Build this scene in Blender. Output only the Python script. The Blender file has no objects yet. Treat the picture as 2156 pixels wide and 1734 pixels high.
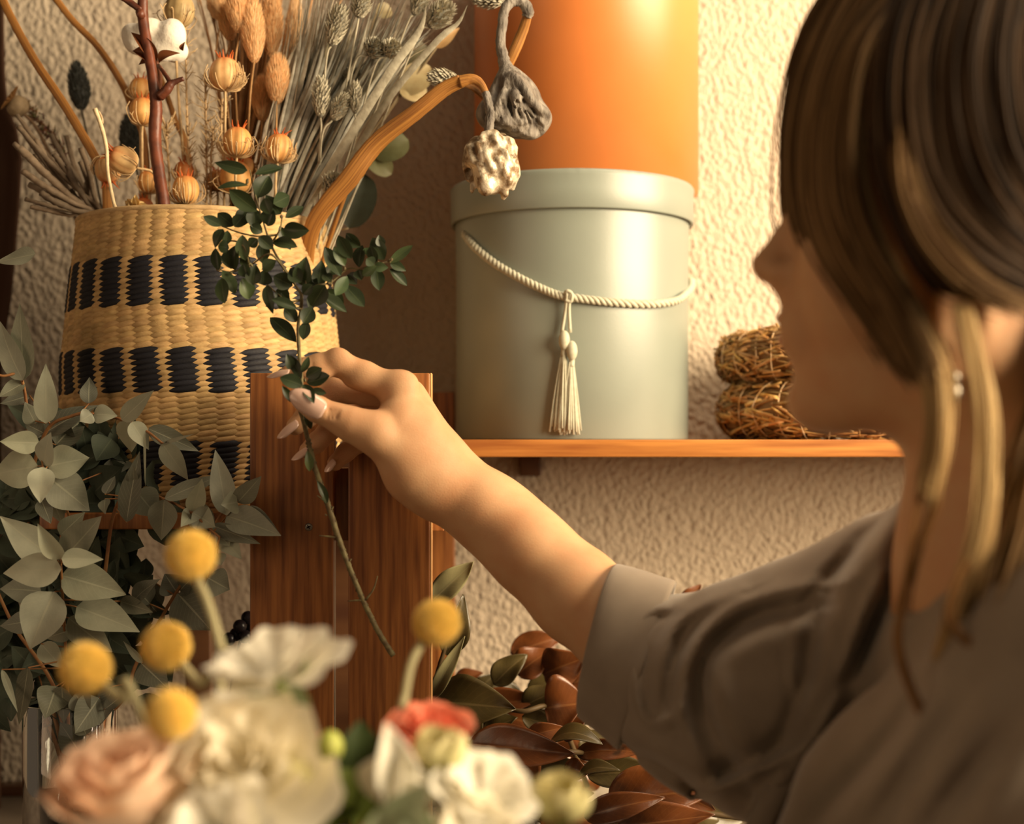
import bpy, bmesh, math, random
import numpy as np
from mathutils import Vector, Matrix, noise
random.seed(7); np.random.seed(7)
S = bpy.context.scene
COL = S.collection
H = 1.32            # eye height of the camera above the floor
FPX = 3000.0        # focal length in pixels of the 2156 wide frame
HY = 935.0          # image row of the horizon
def P(px, py, D):   # world point seen at pixel (px,py) at distance D in front of the lens
    return Vector(((px-1078)/FPX*D, D, H+(HY-py)/FPX*D))
# ---------------- camera
cam = bpy.data.cameras.new('camera'); co = bpy.data.objects.new('camera', cam); COL.objects.link(co)
co.location = (0,0,H); co.rotation_euler = (math.pi/2,0,0)
cam.sensor_width = 36; cam.lens = 36*FPX/2156; cam.shift_y = (HY-867)/2156
cam.clip_start = .05
cam.dof.use_dof = True; cam.dof.focus_distance = 1.19; cam.dof.aperture_fstop = 3.3; cam.dof.aperture_blades = 0
S.camera = co
# ---------------- world, window light and added fills
w = bpy.data.worlds.new('world'); S.world = w; w.use_nodes = True
bg = w.node_tree.nodes['Background']; bg.inputs[0].default_value = (1.0,.72,.46,1); bg.inputs[1].default_value = .05
def area(name, loc, target, sx, sy, energy, col):
    l = bpy.data.lights.new(name, 'AREA'); l.shape='RECTANGLE'; l.size=sx; l.size_y=sy; l.energy=energy; l.color=col
    o = bpy.data.objects.new(name, l); COL.objects.link(o); o.location = loc
    o.rotation_euler = (Vector(target)-Vector(loc)).to_track_quat('-Z','Y').to_euler()
    return o
area('window_light', (1.52,.40,H+.46), (.0,.90,H+.06), 1.3, .95, 88, (1.0,.79,.52))
area('overhead_fill_light', (.48,1.06,H+.95), (.30,1.02,H), .35, .35, 4.5, (1.0,.80,.56))  # added unseen fill from above, brightens the tops of cuff and forearm
area('shop_fill_light', (.0,-1.3,H+1.1), (.1,1.2,H-.1), 1.6, 1.0, 2.2, (1.0,.76,.50))
area('left_bounce_light', (-1.25,.15,H+.10), (.35,.80,H), .7, .7, 3.0, (1.0,.66,.40))
S.view_settings.view_transform='Standard'; S.view_settings.look='None'; S.view_settings.gamma=1
S.view_settings.exposure = 0.35
S.view_settings.use_curve_mapping = False
# ---------------- object helpers
def tag(o, label=None, cat=None, group=None, kind=None):
    if label: o['label']=label
    if cat: o['category']=cat
    if group: o['group']=group
    if kind: o['kind']=kind
    return o
def empty(name, loc, label, cat, group=None):
    o = bpy.data.objects.new(name, None); o.empty_display_size=.02; COL.objects.link(o); o.location = loc
    o['_l'] = 1; del o['_l']
    return tag(o, label, cat, group)
class MB:
    def __init__(s): s.v=[]; s.f=[]; s.uv=[]; s.c=[]; s.hasc=False
    def add(s, vs, fs, uvs=None, c=None):
        b=len(s.v); s.v.extend([tuple(x) for x in vs]); s.f.extend([tuple(b+i for i in f) for f in fs])
        s.uv.extend(uvs if uvs is not None else [(0,0)]*len(vs))
        if c is None: s.c.extend([(1,1,1)]*len(vs))
        else:
            s.hasc=True
            s.c.extend(c if isinstance(c,list) else [c]*len(vs))
    def build(s, name, mat, parent=None, smooth=True, thick=0, sub=0):
        me = bpy.data.meshes.new(name)
        org = parent.matrix_world_loc if False else (ploc(parent) if parent else Vector((0,0,0)))
        vv = np.array(s.v, dtype=np.float64).reshape(-1,3)
        loc = Vector(vv.mean(axis=0)) if len(vv) else Vector((0,0,0))
        me.from_pydata((vv-np.array(loc)).tolist(), [], s.f)
        me.update()
        li = np.empty(len(me.loops), dtype=np.int32); me.loops.foreach_get('vertex_index', li)
        ul = me.uv_layers.new(name='UVMap'); ul.data.foreach_set('uv', np.array(s.uv,dtype=np.float32)[li].ravel())
        if s.hasc:
            ca = me.color_attributes.new('Col','FLOAT_COLOR','POINT')
            cc = np.ones((len(s.v),4),dtype=np.float32); cc[:,:3]=np.array(s.c); ca.data.foreach_set('color', cc.ravel())
        if smooth: me.polygons.foreach_set('use_smooth',[True]*len(me.polygons))
        me.materials.append(mat)
        o = bpy.data.objects.new(name, me); COL.objects.link(o)
        o.location = loc-org
        if parent: o.parent = parent
        if thick:
            m=o.modifiers.new('thickness','SOLIDIFY'); m.thickness=thick; m.offset=0
        if sub:
            m=o.modifiers.new('smooth','SUBSURF'); m.levels=sub; m.render_levels=sub
        return o
def ploc(p):
    l = Vector(p.location)
    while p.parent: p=p.parent; l += p.location
    return l
def catmull(pts, n):
    pts=[np.array(p,dtype=float) for p in pts]
    if len(pts)==2: return [pts[0]+(pts[1]-pts[0])*i/n for i in range(n+1)]
    q=[2*pts[0]-pts[1]]+pts+[2*pts[-1]-pts[-2]]; out=[]; m=len(pts)-1
    for i in range(n+1):
        t=i/n*m; k=min(int(t),m-1); t-=k
        a,b,c,d=q[k:k+4]
        out.append(.5*((2*b)+(-a+c)*t+(2*a-5*b+4*c-d)*t*t+(-a+3*b-3*c+d)*t**3))
    return out
def tube(mb, pts, r, n=24, seg=8, flat=1.0, fdir=None, c=None, smooth=True, rough=0, cap=True):
    """tube along pts (3-vectors); r = number or list of radii; flat<1 squashes it across fdir"""
    P_ = catmull([list(p) for p in pts], n) if smooth else [np.array(p,dtype=float) for p in pts]
    n=len(P_)-1
    if not isinstance(r,(list,tuple)): r=[r,r]
    rr=np.interp(np.linspace(0,1,n+1), np.linspace(0,1,len(r)), r)
    vs=[];uv=[];fs=[]; up=None
    for i,p in enumerate(P_):
        t=P_[min(i+1,n)]-P_[max(i-1,0)]; L=np.linalg.norm(t); t=t/(L if L>0 else 1)
        if up is None:
            a=np.array(fdir if fdir is not None else ((0,-1,0) if abs(t[1])<.9 else (1,0,0)),dtype=float)
            up=a
        up=up-t*np.dot(up,t); up/= (np.linalg.norm(up)+1e-9); sd=np.cross(t,up)
        for k in range(seg):
            an=2*math.pi*k/seg; ra=rr[i]*(1+(random.uniform(-rough,rough) if rough else 0))
            vs.append(p+sd*math.cos(an)*ra+up*math.sin(an)*ra*flat); uv.append((k/seg,i/n))
    for i in range(n):
        for k in range(seg):
            a=i*seg+k; b=i*seg+(k+1)%seg; fs.append((a,b,b+seg,a+seg))
    if cap:
        fs.append(tuple(range(seg-1,-1,-1))); fs.append(tuple(n*seg+k for k in range(seg)))
    mb.add(vs,fs,uv,c)
def frame(d, hint):
    d=Vector(d).normalized(); s=d.cross(Vector(hint))
    if s.length<1e-4: s=d.cross(Vector((.3,.5,.8)))
    s.normalize(); return d, s, s.cross(d)     # along, side, normal
SHP={'ov':lambda t: (math.sin(math.pi*t**.72))**.85, 'pt':lambda t: math.sin(math.pi*t**.66)**.92*(1-.12*t),
     'el':lambda t: math.sin(math.pi*t)**.75, 'lan':lambda t: math.sin(math.pi*t**.8)**1.2, 'rd':lambda t: math.sqrt(max(0,1-(2*t-1)**2)),
     'blunt':lambda t: math.sin(math.pi*min(1,t**.8))**.6}
def leaf(mb, base, tip, width, normal=(0,-1,0), shape='pt', bend=.0, fold=.1, wave=0., n=12, m=6, c=None, twist=0):
    base=Vector(base); tip=Vector(tip); L=(tip-base).length
    d,s,nn=frame(tip-base, normal)
    if nn.dot(Vector(normal))<0: nn=-nn
    f=SHP[shape]; vs=[];uv=[];fs=[]; ph=random.uniform(0,6.28)
    for i in range(n+1):
        t=i/n; wv=width*.5*max(f(min(max(t,0.0),1)), .02)
        ct=base+d*(L*t)+nn*(bend*L*math.sin(math.pi*t)); tw=twist*(t-.3)
        s2=s*math.cos(tw)+nn*math.sin(tw); n2=nn*math.cos(tw)-s*math.sin(tw)
        for j in range(m+1):
            u=2*j/m-1
            vs.append(ct+s2*(u*wv)+n2*(abs(u)**1.3*wv*fold*1.6+wave*width*math.sin(t*9+ph+u*1.2)*abs(u)))
            uv.append((j/m,t))
    for i in range(n):
        for j in range(m):
            a=i*(m+1)+j; fs.append((a,a+1,a+m+2,a+m+1))
    mb.add(vs,fs,uv,c)
def lathe(mb, org, axis, prof, seg=32, mod=None, c=None, cap0=False, cap1=False, hint=(0,-1,0)):
    d,s,nn=frame(axis,hint); org=Vector(org); vs=[];uv=[];fs=[]
    for i,(r,h) in enumerate(prof):
        for k in range(seg):
            a=2*math.pi*k/seg; q=r*(mod(a,i/(len(prof)-1)) if mod else 1)
            vs.append(org+d*h+s*(q*math.cos(a))+nn*(q*math.sin(a))); uv.append((k/seg,i/(len(prof)-1)))
    for i in range(len(prof)-1):
        for k in range(seg):
            a=i*seg+k; b=i*seg+(k+1)%seg; fs.append((a,b,b+seg,a+seg))
    if cap0: fs.append(tuple(range(seg-1,-1,-1)))
    if cap1: fs.append(tuple((len(prof)-1)*seg+k for k in range(seg)))
    mb.add(vs,fs,uv,c)
def box(mb, x0,x1,y0,y1,z0,z1, bev=0.0, c=None):
    bm=bmesh.new(); bmesh.ops.create_cube(bm,size=1)
    for v in bm.verts: v.co=Vector(((x0+x1)/2+v.co.x*(x1-x0),(y0+y1)/2+v.co.y*(y1-y0),(z0+z1)/2+v.co.z*(z1-z0)))
    if bev: bmesh.ops.bevel(bm,geom=list(bm.edges),offset=bev,segments=3,affect='EDGES',profile=.6)
    bm.verts.index_update()
    mb.add([v.co.copy() for v in bm.verts],[[v.index for v in f.verts] for f in bm.faces],None,c); bm.free()
def ellipsoid(mb, cen, axis, L, R, nz=12, seg=16, shape=None, mod=None, c=None, jit=0, hint=(0,-1,0)):
    prof=[]
    for i in range(nz+1):
        t=i/nz; h=-math.cos(math.pi*t); r=math.sin(math.pi*t)
        if shape: r*=shape(t)
        prof.append((max(r,1e-3)*R*(1+random.uniform(-jit,jit)),h*L))
    lathe(mb,cen,axis,prof,seg,mod,c,hint=hint)
def fuzz(mb, cen, axis, L, R, count, ln, wd, up=.3, shape=None, c=None, cj=.12):
    """short bristles standing on an ellipsoid"""
    d,s,nn=frame(axis,(0.1,-1,.05)); cen=Vector(cen)
    for _ in range(count):
        h=random.uniform(-1,1); a=random.uniform(0,2*math.pi); r=math.sqrt(1-h*h); t=(math.acos(-h))/math.pi
        q=r*(shape(t) if shape else 1)
        rad=s*math.cos(a)+nn*math.sin(a)
        p=cen+d*(h*L)+rad*(q*R)
        nv=(rad*r+d*(h*.6+up)).normalized(); l=ln*random.uniform(.6,1.25)
        sd=nv.cross(Vector((random.uniform(-1,1),random.uniform(-1,1),random.uniform(-1,1)))).normalized()*wd*.5
        e=p+nv*l; p=p-nv*ln*.15
        k=random.uniform(1-cj,1+cj); cc=tuple(x*k for x in c) if c else None
        mb.add([p-sd,p+sd,e],[(0,1,2)],None,cc)
# ---------------- SDF modelling (limbs, face, cloth) meshed with surface nets
def smin(a,b,k):
    if k<=0: return np.minimum(a,b)
    h=np.maximum(k-np.abs(a-b),0)/k
    return np.minimum(a,b)-h*h*k*.25
class SDF:
    def __init__(s): s.p=[]
    def cap(s,a,b,r1,r2=None,k=.01,op=1): s.p.append(('c',np.array(a,float),np.array(b,float),r1,r1 if r2 is None else r2,k,op)); return s
    def chain(s,pts,rs,k=.01,op=1,k0=None):
        for i in range(len(pts)-1): s.cap(pts[i],pts[i+1],rs[i],rs[i+1],(k0 if (k0 is not None and i==0) else k),op)
        return s
    def ell(s,c,r,R=None,k=.01,op=1): s.p.append(('e',np.array(c,float),np.array(r,float),np.array(R if R is not None else Matrix.Identity(3)),k,op)); return s
    def sub(s,other,k=0): s.p.append(('g',other,k)); return s     # nested group united hard or softly
    def ev(s,X):
        d=np.full(len(X),1e3)
        for q in s.p:
            if q[0]=='c':
                _,a,b,r1,r2,k,op=q; ba=b-a; pa=X-a; h=np.clip(pa@ba/max(ba@ba,1e-12),0,1)
                e=np.linalg.norm(pa-h[:,None]*ba,axis=1)-(r1+(r2-r1)*h)
            elif q[0]=='e':
                _,c,r,R,k,op=q; p=(X-c)@R; k0=np.linalg.norm(p/r,axis=1); k1=np.linalg.norm(p/(r*r),axis=1)
                e=k0*(k0-1)/np.maximum(k1,1e-9); e=np.where(k0<1e-6,-r.min(),e)
            elif q[0]=='f':
                _,pl,a,w_,asym=q; Y=np.maximum(X[:,1],.2); U=1078+X[:,0]/Y*FPX; V=HY-(X[:,2]-H)/Y*FPX
                best=np.full(len(X),1e9); sg=np.ones(len(X)); tt=np.zeros(len(X)); n=len(pl)-1
                for i in range(n):
                    bx,by=pl[i+1]-pl[i]; px_,py_=U-pl[i][0],V-pl[i][1]; L2=bx*bx+by*by
                    h=np.clip((px_*bx+py_*by)/L2,0,1); dx,dy=px_-h*bx,py_-h*by; d2=np.hypot(dx,dy); m_=d2<best
                    best=np.where(m_,d2,best); sg=np.where(m_,np.sign(px_*by-py_*bx),sg); tt=np.where(m_,(i+h)/n,tt)
                sd=best*sg/w_; tp=np.clip(np.sin(np.pi*np.clip(tt*.9+.05,0,1)),0,1)**.6
                d=d-a*tp*(np.exp(-((sd-1.0)/1.15)**2)-asym*np.exp(-((sd+.30)/.62)**2)); continue
            else:
                e=q[1].ev(X); k=q[2]; op=1
            d = smin(d,e,k) if op>0 else -smin(-d,e,k)
        return d
    def fold(s,pts,a,w_,asym=1.0): s.p.append(('f',np.array(catmull([(x,y,0) for x,y in pts],14))[:,:2],a,w_,asym)); return s
    def surf(s,px,py,D0=.5,D1=1.5):
        """distance at which the lens ray through (px,py) meets the surface"""
        o=np.array((0,0,H)); dr=np.array(P(px,py,1.0))-o; t=D0
        for _ in range(160):
            e=float(s.ev((o+dr*t)[None])[0])
            if e<.0003: return t
            t+=max(e*.7,.0003)
            if t>D1: return None
        return t
    def mesh(s,mb,lo,hi,h,c=None,relax=0):
        lo=np.array(lo,float); hi=np.array(hi,float); B=8
        nb=np.ceil((hi-lo)/(h*B)).astype(int)
        g=[lo[i]+(np.arange(nb[i])+.5)*h*B for i in range(3)]
        G=np.stack(np.meshgrid(*g,indexing='ij'),-1).reshape(-1,3)
        dc=np.concatenate([s.ev(x) for x in np.array_split(G,max(1,len(G)//60000))]) 
        act=np.where(np.abs(dc)<h*B*1.5)[0]
        dims=nb*B; A=np.empty(dims,dtype=np.float32)
        A4=A.reshape(nb[0],B,nb[1],B,nb[2],B)
        A4[...]=np.sign(dc).reshape(nb)[:,None,:,None,:,None]*h*B
        oo=np.stack(np.meshgrid(*[np.arange(B)]*3,indexing='ij'),-1).reshape(-1,3)
        for ch in np.array_split(act,max(1,len(act)//400)):
            if not len(ch): continue
            ib=np.stack(np.unravel_index(ch,nb),-1)
            X=(lo+((ib[:,None,:]*B+oo[None])).reshape(-1,3)*h)
            v=s.ev(X).astype(np.float32).reshape(len(ch),B,B,B)
            A4[ib[:,0],:,ib[:,1],:,ib[:,2],:]=v
        # surface nets
        sg=A<0
        c8=[A[i:dims[0]-1+i,j:dims[1]-1+j,k:dims[2]-1+k] for i in (0,1) for j in (0,1) for k in (0,1)]
        s8=[sg[i:dims[0]-1+i,j:dims[1]-1+j,k:dims[2]-1+k] for i in (0,1) for j in (0,1) for k in (0,1)]
        cnt=sum(x.astype(np.int8) for x in s8); cells=np.stack(np.where((cnt>0)&(cnt<8)),-1)
        idx=-np.ones(np.array(dims)-1,dtype=np.int32); idx[cells[:,0],cells[:,1],cells[:,2]]=np.arange(len(cells))
        cv=np.stack([x[cells[:,0],cells[:,1],cells[:,2]] for x in c8],-1)
        cor=np.array([(i,j,k) for i in (0,1) for j in (0,1) for k in (0,1)],float)
        acc=np.zeros((len(cells),3)); n=np.zeros(len(cells))
        for a in range(8):
            for b in range(a+1,8):
                if np.abs(cor[a]-cor[b]).sum()!=1: continue
                va,vb=cv[:,a],cv[:,b]; m=(va<0)!=(vb<0); t=np.where(m,va/np.where(m,va-vb,1),0)
                acc+=np.where(m[:,None],cor[a]+t[:,None]*(cor[b]-cor[a]),0); n+=m
        V=lo+(cells+acc/n[:,None])*h
        F=[]
        for ax in range(3):
            a1,a2=(ax+1)%3,(ax+2)%3
            sl0=[slice(1,-1)]*3; sl1=[slice(1,-1)]*3; sl0[ax]=slice(0,dims[ax]-1); sl1[ax]=slice(1,dims[ax])
            x0=sg[tuple(sl0)]; x1=sg[tuple(sl1)]; e=np.stack(np.where(x0!=x1),-1)
            if not len(e): continue
            fl=x0[e[:,0],e[:,1],e[:,2]]
            e=e.copy(); e[:,a1]+=1; e[:,a2]+=1
            def gi(d1,d2):
                q=e.copy(); q[:,a1]-=d1; q[:,a2]-=d2; return idx[q[:,0],q[:,1],q[:,2]]
            Q=np.stack([gi(1,1),gi(0,1),gi(0,0),gi(1,0)],-1); Q=np.where(fl[:,None],Q,Q[:,::-1])
            F.append(Q[(Q>=0).all(1)])
        F=np.concatenate(F)
        mb.add(V.tolist(),F.tolist(),None,c)
# ---------------- materials
def mat(name, col, rough=.6, col2=None, nscale=30, bump=0, bscale=200, spec=.3, sss=0, transl=0, vcol=False, vein=None, metal=0, stretch=None, detail=4, contrast=(.35,.65), sheen=0, bdist=.001, coat=0, uvsrc=False):
    m=bpy.data.materials.new(name); m.use_nodes=True; nt=m.node_tree; N=nt.nodes; L=nt.links; b=N['Principled BSDF']
    def nd(t,**k):
        x=N.new(t)
        for a,v in k.items(): setattr(x,a,v)
        return x
    b.inputs['Roughness'].default_value=rough; b.inputs['Specular IOR Level'].default_value=spec; b.inputs['Metallic'].default_value=metal
    if sss: b.inputs['Subsurface Weight'].default_value=sss; b.inputs['Subsurface Radius'].default_value=(1,.35,.15); b.inputs['Subsurface Scale'].default_value=.006
    if sheen: b.inputs['Sheen Weight'].default_value=sheen; b.inputs['Sheen Roughness'].default_value=.5
    if coat: b.inputs['Coat Weight'].default_value=coat; b.inputs['Coat Roughness'].default_value=.2
    tc=nd('ShaderNodeTexCoord'); src=tc.outputs['UV' if uvsrc else 'Object']
    if stretch:
        mp=nd('ShaderNodeMapping'); mp.inputs['Scale'].default_value=stretch; L.new(src,mp.inputs[0]); src=mp.outputs[0]
    out=None
    if vcol:
        a=nd('ShaderNodeVertexColor',layer_name='Col'); out=a.outputs[0]
    if col2 is not None:
        nz=nd('ShaderNodeTexNoise'); nz.inputs['Scale'].default_value=nscale; nz.inputs['Detail'].default_value=detail; L.new(src,nz.inputs['Vector'])
        mr=nd('ShaderNodeMapRange'); mr.inputs['From Min'].default_value=contrast[0]; mr.inputs['From Max'].default_value=contrast[1]; L.new(nz.outputs[0],mr.inputs[0])
        mx=nd('ShaderNodeMix',data_type='RGBA'); mx.inputs[6].default_value=(*col,1); mx.inputs[7].default_value=(*col2,1); L.new(mr.outputs[0],mx.inputs[0])
        cc=mx.outputs[2]
        if out is not None:
            mu=nd('ShaderNodeMix',data_type='RGBA',blend_type='MULTIPLY'); mu.inputs[0].default_value=1; L.new(out,mu.inputs[6]); L.new(cc,mu.inputs[7]); out=mu.outputs[2]
        else: out=cc
    elif out is None:
        rg=nd('ShaderNodeRGB'); rg.outputs[0].default_value=(*col,1); out=rg.outputs[0]
    if vein:
        # midrib and slanted side veins from the leaf's own u,v
        uv=nd('ShaderNodeUVMap'); sx=nd('ShaderNodeSeparateXYZ'); L.new(uv.outputs[0],sx.inputs[0])
        def mth(op,a,b_=None):
            x=nd('ShaderNodeMath',operation=op)
            for i,q in enumerate((a,b_)):
                if q is None: continue
                if isinstance(q,(int,float)): x.inputs[i].default_value=q
                else: L.new(q,x.inputs[i])
            return x.outputs[0]
        u=mth('ABSOLUTE',mth('SUBTRACT',sx.outputs[0],.5))
        mid=mth('LESS_THAN',u,.022)
        sv=mth('FRACT',mth('MULTIPLY',mth('SUBTRACT',sx.outputs[1],mth('MULTIPLY',u,.55)),11))
        sv=mth('MULTIPLY',mth('LESS_THAN',sv,.07),.45)
        f=mth('MULTIPLY',mth('MAXIMUM',mid,sv),vein[1])
        mv=nd('ShaderNodeMix',data_type='RGBA'); L.new(f,mv.inputs[0]); L.new(out,mv.inputs[6]); mv.inputs[7].default_value=(*vein[0],1); out=mv.outputs[2]
    L.new(out,b.inputs['Base Color'])
    if bump:
        nb=nd('ShaderNodeTexNoise'); nb.inputs['Scale'].default_value=bscale; nb.inputs['Detail'].default_value=4; L.new(src,nb.inputs['Vector'])
        bp=nd('ShaderNodeBump'); bp.inputs['Strength'].default_value=bump; bp.inputs['Distance'].default_value=bdist; L.new(nb.outputs[0],bp.inputs['Height']); L.new(bp.outputs[0],b.inputs['Normal'])
    if transl:
        tr=nd('ShaderNodeBsdfTranslucent'); L.new(out,tr.inputs[0]); ms=nd('ShaderNodeMixShader'); ms.inputs[0].default_value=transl
        L.new(b.outputs[0],ms.inputs[1]); L.new(tr.outputs[0],ms.inputs[2]); L.new(ms.outputs[0],N['Material Output'].inputs[0])
    return m
def woodmat(name, c1, c2, axis='z', scale=1, rough=.45, coat=.2):
    st={'z':(38,38,2.2),'x':(2.2,38,38)}[axis]
    m=mat(name,c1,rough,c2,nscale=scale*1.0,stretch=st,bump=.25,bscale=3,bdist=.0006,spec=.4,detail=8,contrast=(.33,.68),coat=coat)
    return m
def wallmat():
    m=bpy.data.materials.new('rough_plaster'); m.use_nodes=True; nt=m.node_tree; N=nt.nodes; L=nt.links; b=N['Principled BSDF']
    b.inputs['Roughness'].default_value=.85; b.inputs['Specular IOR Level'].default_value=.15
    tc=N.new('ShaderNodeTexCoord'); mp=N.new('ShaderNodeMapping'); mp.inputs['Scale'].default_value=(1,1,.8); mp.inputs['Rotation'].default_value=(0,.3,0); L.new(tc.outputs['Object'],mp.inputs[0])
    n1=N.new('ShaderNodeTexNoise'); n1.inputs['Scale'].default_value=135; n1.inputs['Detail'].default_value=2; L.new(mp.outputs[0],n1.inputs['Vector'])
    vo=N.new('ShaderNodeTexVoronoi'); vo.feature='SMOOTH_F1'; vo.inputs['Scale'].default_value=175; vo.inputs['Smoothness'].default_value=.35
    n3=N.new('ShaderNodeTexNoise'); n3.inputs['Scale'].default_value=60; L.new(mp.outputs[0],n3.inputs['Vector'])
    va=N.new('ShaderNodeVectorMath'); va.operation='SCALE'; va.inputs['Scale'].default_value=.012; L.new(n3.outputs['Color'],va.inputs[0])
    vb=N.new('ShaderNodeVectorMath'); vb.operation='ADD'; L.new(mp.outputs[0],vb.inputs[0]); L.new(va.outputs[0],vb.inputs[1]); L.new(vb.outputs[0],vo.inputs['Vector'])
    mr=N.new('ShaderNodeMath'); mr.operation='MULTIPLY'; mr.inputs[1].default_value=-1.5; L.new(vo.outputs['Distance'],mr.inputs[0])
    m2=N.new('ShaderNodeMath'); m2.operation='MULTIPLY'; m2.inputs[1].default_value=1.6; L.new(n1.outputs[0],m2.inputs[0])
    ad=N.new('ShaderNodeMath'); ad.operation='ADD'; L.new(mr.outputs[0],ad.inputs[0]); L.new(m2.outputs[0],ad.inputs[1])
    bp=N.new('ShaderNodeBump'); bp.inputs['Strength'].default_value=.8; bp.inputs['Distance'].default_value=.0026; L.new(ad.outputs[0],bp.inputs['Height']); L.new(bp.outputs[0],b.inputs['Normal'])
    b.inputs['Base Color'].default_value=(.60,.50,.38,1)
    return m
M={}
M['wall']=wallmat()
M['shelf']=woodmat('honey_wood',(.56,.23,.05),(.30,.095,.018),'x',4)
M['stand']=woodmat('brown_stained_wood',(.37,.140,.035),(.15,.045,.010),'z',5.5)
M['darkwood']=woodmat('dark_wood',(.11,.045,.016),(.06,.02,.008),'x')
M['edge']=mat('pale_cut_edge',(.60,.33,.13),.6,(.5,.25,.09),60)
M['blue']=mat('sage_blue_card',(.235,.265,.225),.40,(.225,.252,.215),20,bump=.05,bscale=400,spec=.75)
M['orange']=mat('orange_card',(.70,.22,.05),.42,(.66,.20,.042),12,bump=.04,bscale=400,spec=.75)
M['rope']=mat('cream_cord',(.52,.50,.38),.55,(.44,.42,.31),300,sheen=.3)
M['straw']=mat('straw',(.55,.36,.15),.6,vcol=True,col2=(.9,.9,.9),nscale=80)
M['seagrass']=mat('woven_seagrass',(1,1,1),.6,(.72,.70,.66),90,bump=.4,bscale=500,vcol=True,stretch=(1,1,3),spec=.25,bdist=.0008)
M['skin']=mat('skin',(.59,.355,.195),.52,(.55,.285,.145),42,bump=.5,bscale=900,spec=.22,sss=.12,bdist=.0004,contrast=(.3,.75))
M['nail']=mat('nail_pale_pink',(.74,.50,.40),.22,spec=.6,coat=.5)
M['hair']=mat('hair',(1,1,1),.6,vcol=True,spec=.14)
M['shirt']=mat('taupe_cotton',(.255,.205,.155),.75,(.225,.178,.134),40,bump=.25,bscale=1800,sheen=.25,bdist=.0002,spec=.2)
M['lip']=mat('lip',(.50,.14,.09),.4,sss=.1)
M['metal']=mat('dull_metal',(.30,.27,.22),.4,metal=1)
M['box_leaf']=mat('box_leaf',(.022,.034,.016),.42,(.036,.052,.024),60,spec=.35,vein=((.14,.17,.08),.35),transl=.10,vcol=True)
M['box_stem']=mat('box_stem',(.20,.17,.075),.6,(.11,.075,.035),200,bump=.4,bscale=500)
M['euc_leaf']=mat('eucalyptus_leaf',(.33,.345,.265),.55,(.41,.42,.32),55,spec=.35,vein=((.50,.50,.36),.5),transl=.10,vcol=True,bump=.1,bscale=300)
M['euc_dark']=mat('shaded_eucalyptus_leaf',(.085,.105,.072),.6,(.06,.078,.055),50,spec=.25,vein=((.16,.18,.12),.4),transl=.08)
M['euc_stem']=mat('eucalyptus_stem',(.34,.17,.06),.5,(.24,.10,.04),100)
M['mag']=mat('dried_magnolia_leaf',(.20,.062,.015),.33,(.075,.024,.008),28,spec=.6,vein=((.34,.15,.05),.35),transl=.06,bump=.3,bscale=120)
M['mag_g']=mat('olive_magnolia_leaf',(.085,.062,.018),.36,(.045,.033,.012),28,spec=.55,vein=((.25,.18,.08),.3),transl=.06,bump=.2,bscale=120)
M['mag_stem']=mat('magnolia_stem',(.08,.05,.02),.6)
M['glass']=None
def petalmat(n,c,c2=None,ns=25): return mat(n,c,.55,c2 or tuple(x*.86 for x in c),ns,transl=.28,spec=.15,sss=.0)
M['cream']=petalmat('cream_petal',(.93,.86,.68)); M['white']=petalmat('white_petal',(.95,.91,.78))
M['pink']=petalmat('blush_petal',(.90,.60,.42),(.90,.72,.54)); M['coral']=petalmat('coral_petal',(.88,.24,.13),(.90,.44,.32))
M['budcream']=petalmat('greenish_cream_petal',(.80,.72,.43),(.66,.62,.30)); M['green']=mat('fresh_green',(.12,.17,.035),.5,(.20,.26,.05),40,transl=.15)
M['palegreen']=mat('pale_grey_green',(.30,.36,.22),.55,(.38,.42,.27),40,transl=.15)
M['yellow']=mat('yellow_florets',(1,1,1),.7,vcol=True,col2=(.85,.85,.85),nscale=120)
M['craspstem']=mat('pale_green_stem',(.40,.36,.20),.6)
M['dry']=mat('dry_plant',(1,1,1),.7,vcol=True,col2=(.72,.70,.68),nscale=160,bump=.3,bscale=400)
M['pod']=mat('papery_pod',(1,1,1),.5,vcol=True,col2=(.86,.80,.74),nscale=130,transl=.15,spec=.3)
M['strap']=mat('ochre_dry_stem',(.46,.21,.045),.5,(.22,.085,.02),1,bump=.6,bscale=1.5,stretch=(34,2.5,1),spec=.4,uvsrc=True,detail=6)
M['fluff']=mat('tan_fluff',(1,1,1),.8,vcol=True,transl=.35,sheen=.3)
M['greypod']=mat('grey_shrivelled_pod',(.27,.24,.20),.65,(.10,.083,.068),60,bump=1.0,bscale=90,bdist=.003,stretch=(2.2,2.2,.8))
M['goldpod']=mat('champagne_gold_paint',(.66,.57,.42),.42,(.20,.13,.07),110,bump=.9,bscale=130,bdist=.002,metal=.25,contrast=(.42,.6))
M['twig']=mat('red_brown_bark',(.17,.05,.024),.42,(.07,.022,.013),60,bump=.3,bscale=200,spec=.4)
M['cotton']=mat('cotton_fluff',(.82,.76,.64),.9,sheen=.4,bump=.5,bscale=180,bdist=.002)
M['floor']=woodmat('floor_wood',(.20,.12,.06),(.12,.07,.035),'x')
M['table']=mat('table_top',(.20,.16,.12),.5,(.13,.10,.075),12)
M['paper']=mat('wrapping_paper',(.62,.55,.44),.7,(.55,.48,.38),20,bump=.5,bscale=40,bdist=.003)
M['clay']=mat('clay_pot',(.30,.16,.09),.7,(.24,.12,.07),20)
M['berry']=mat('black_berry',(.016,.012,.014),.3)
M['cellophane']=None
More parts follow.
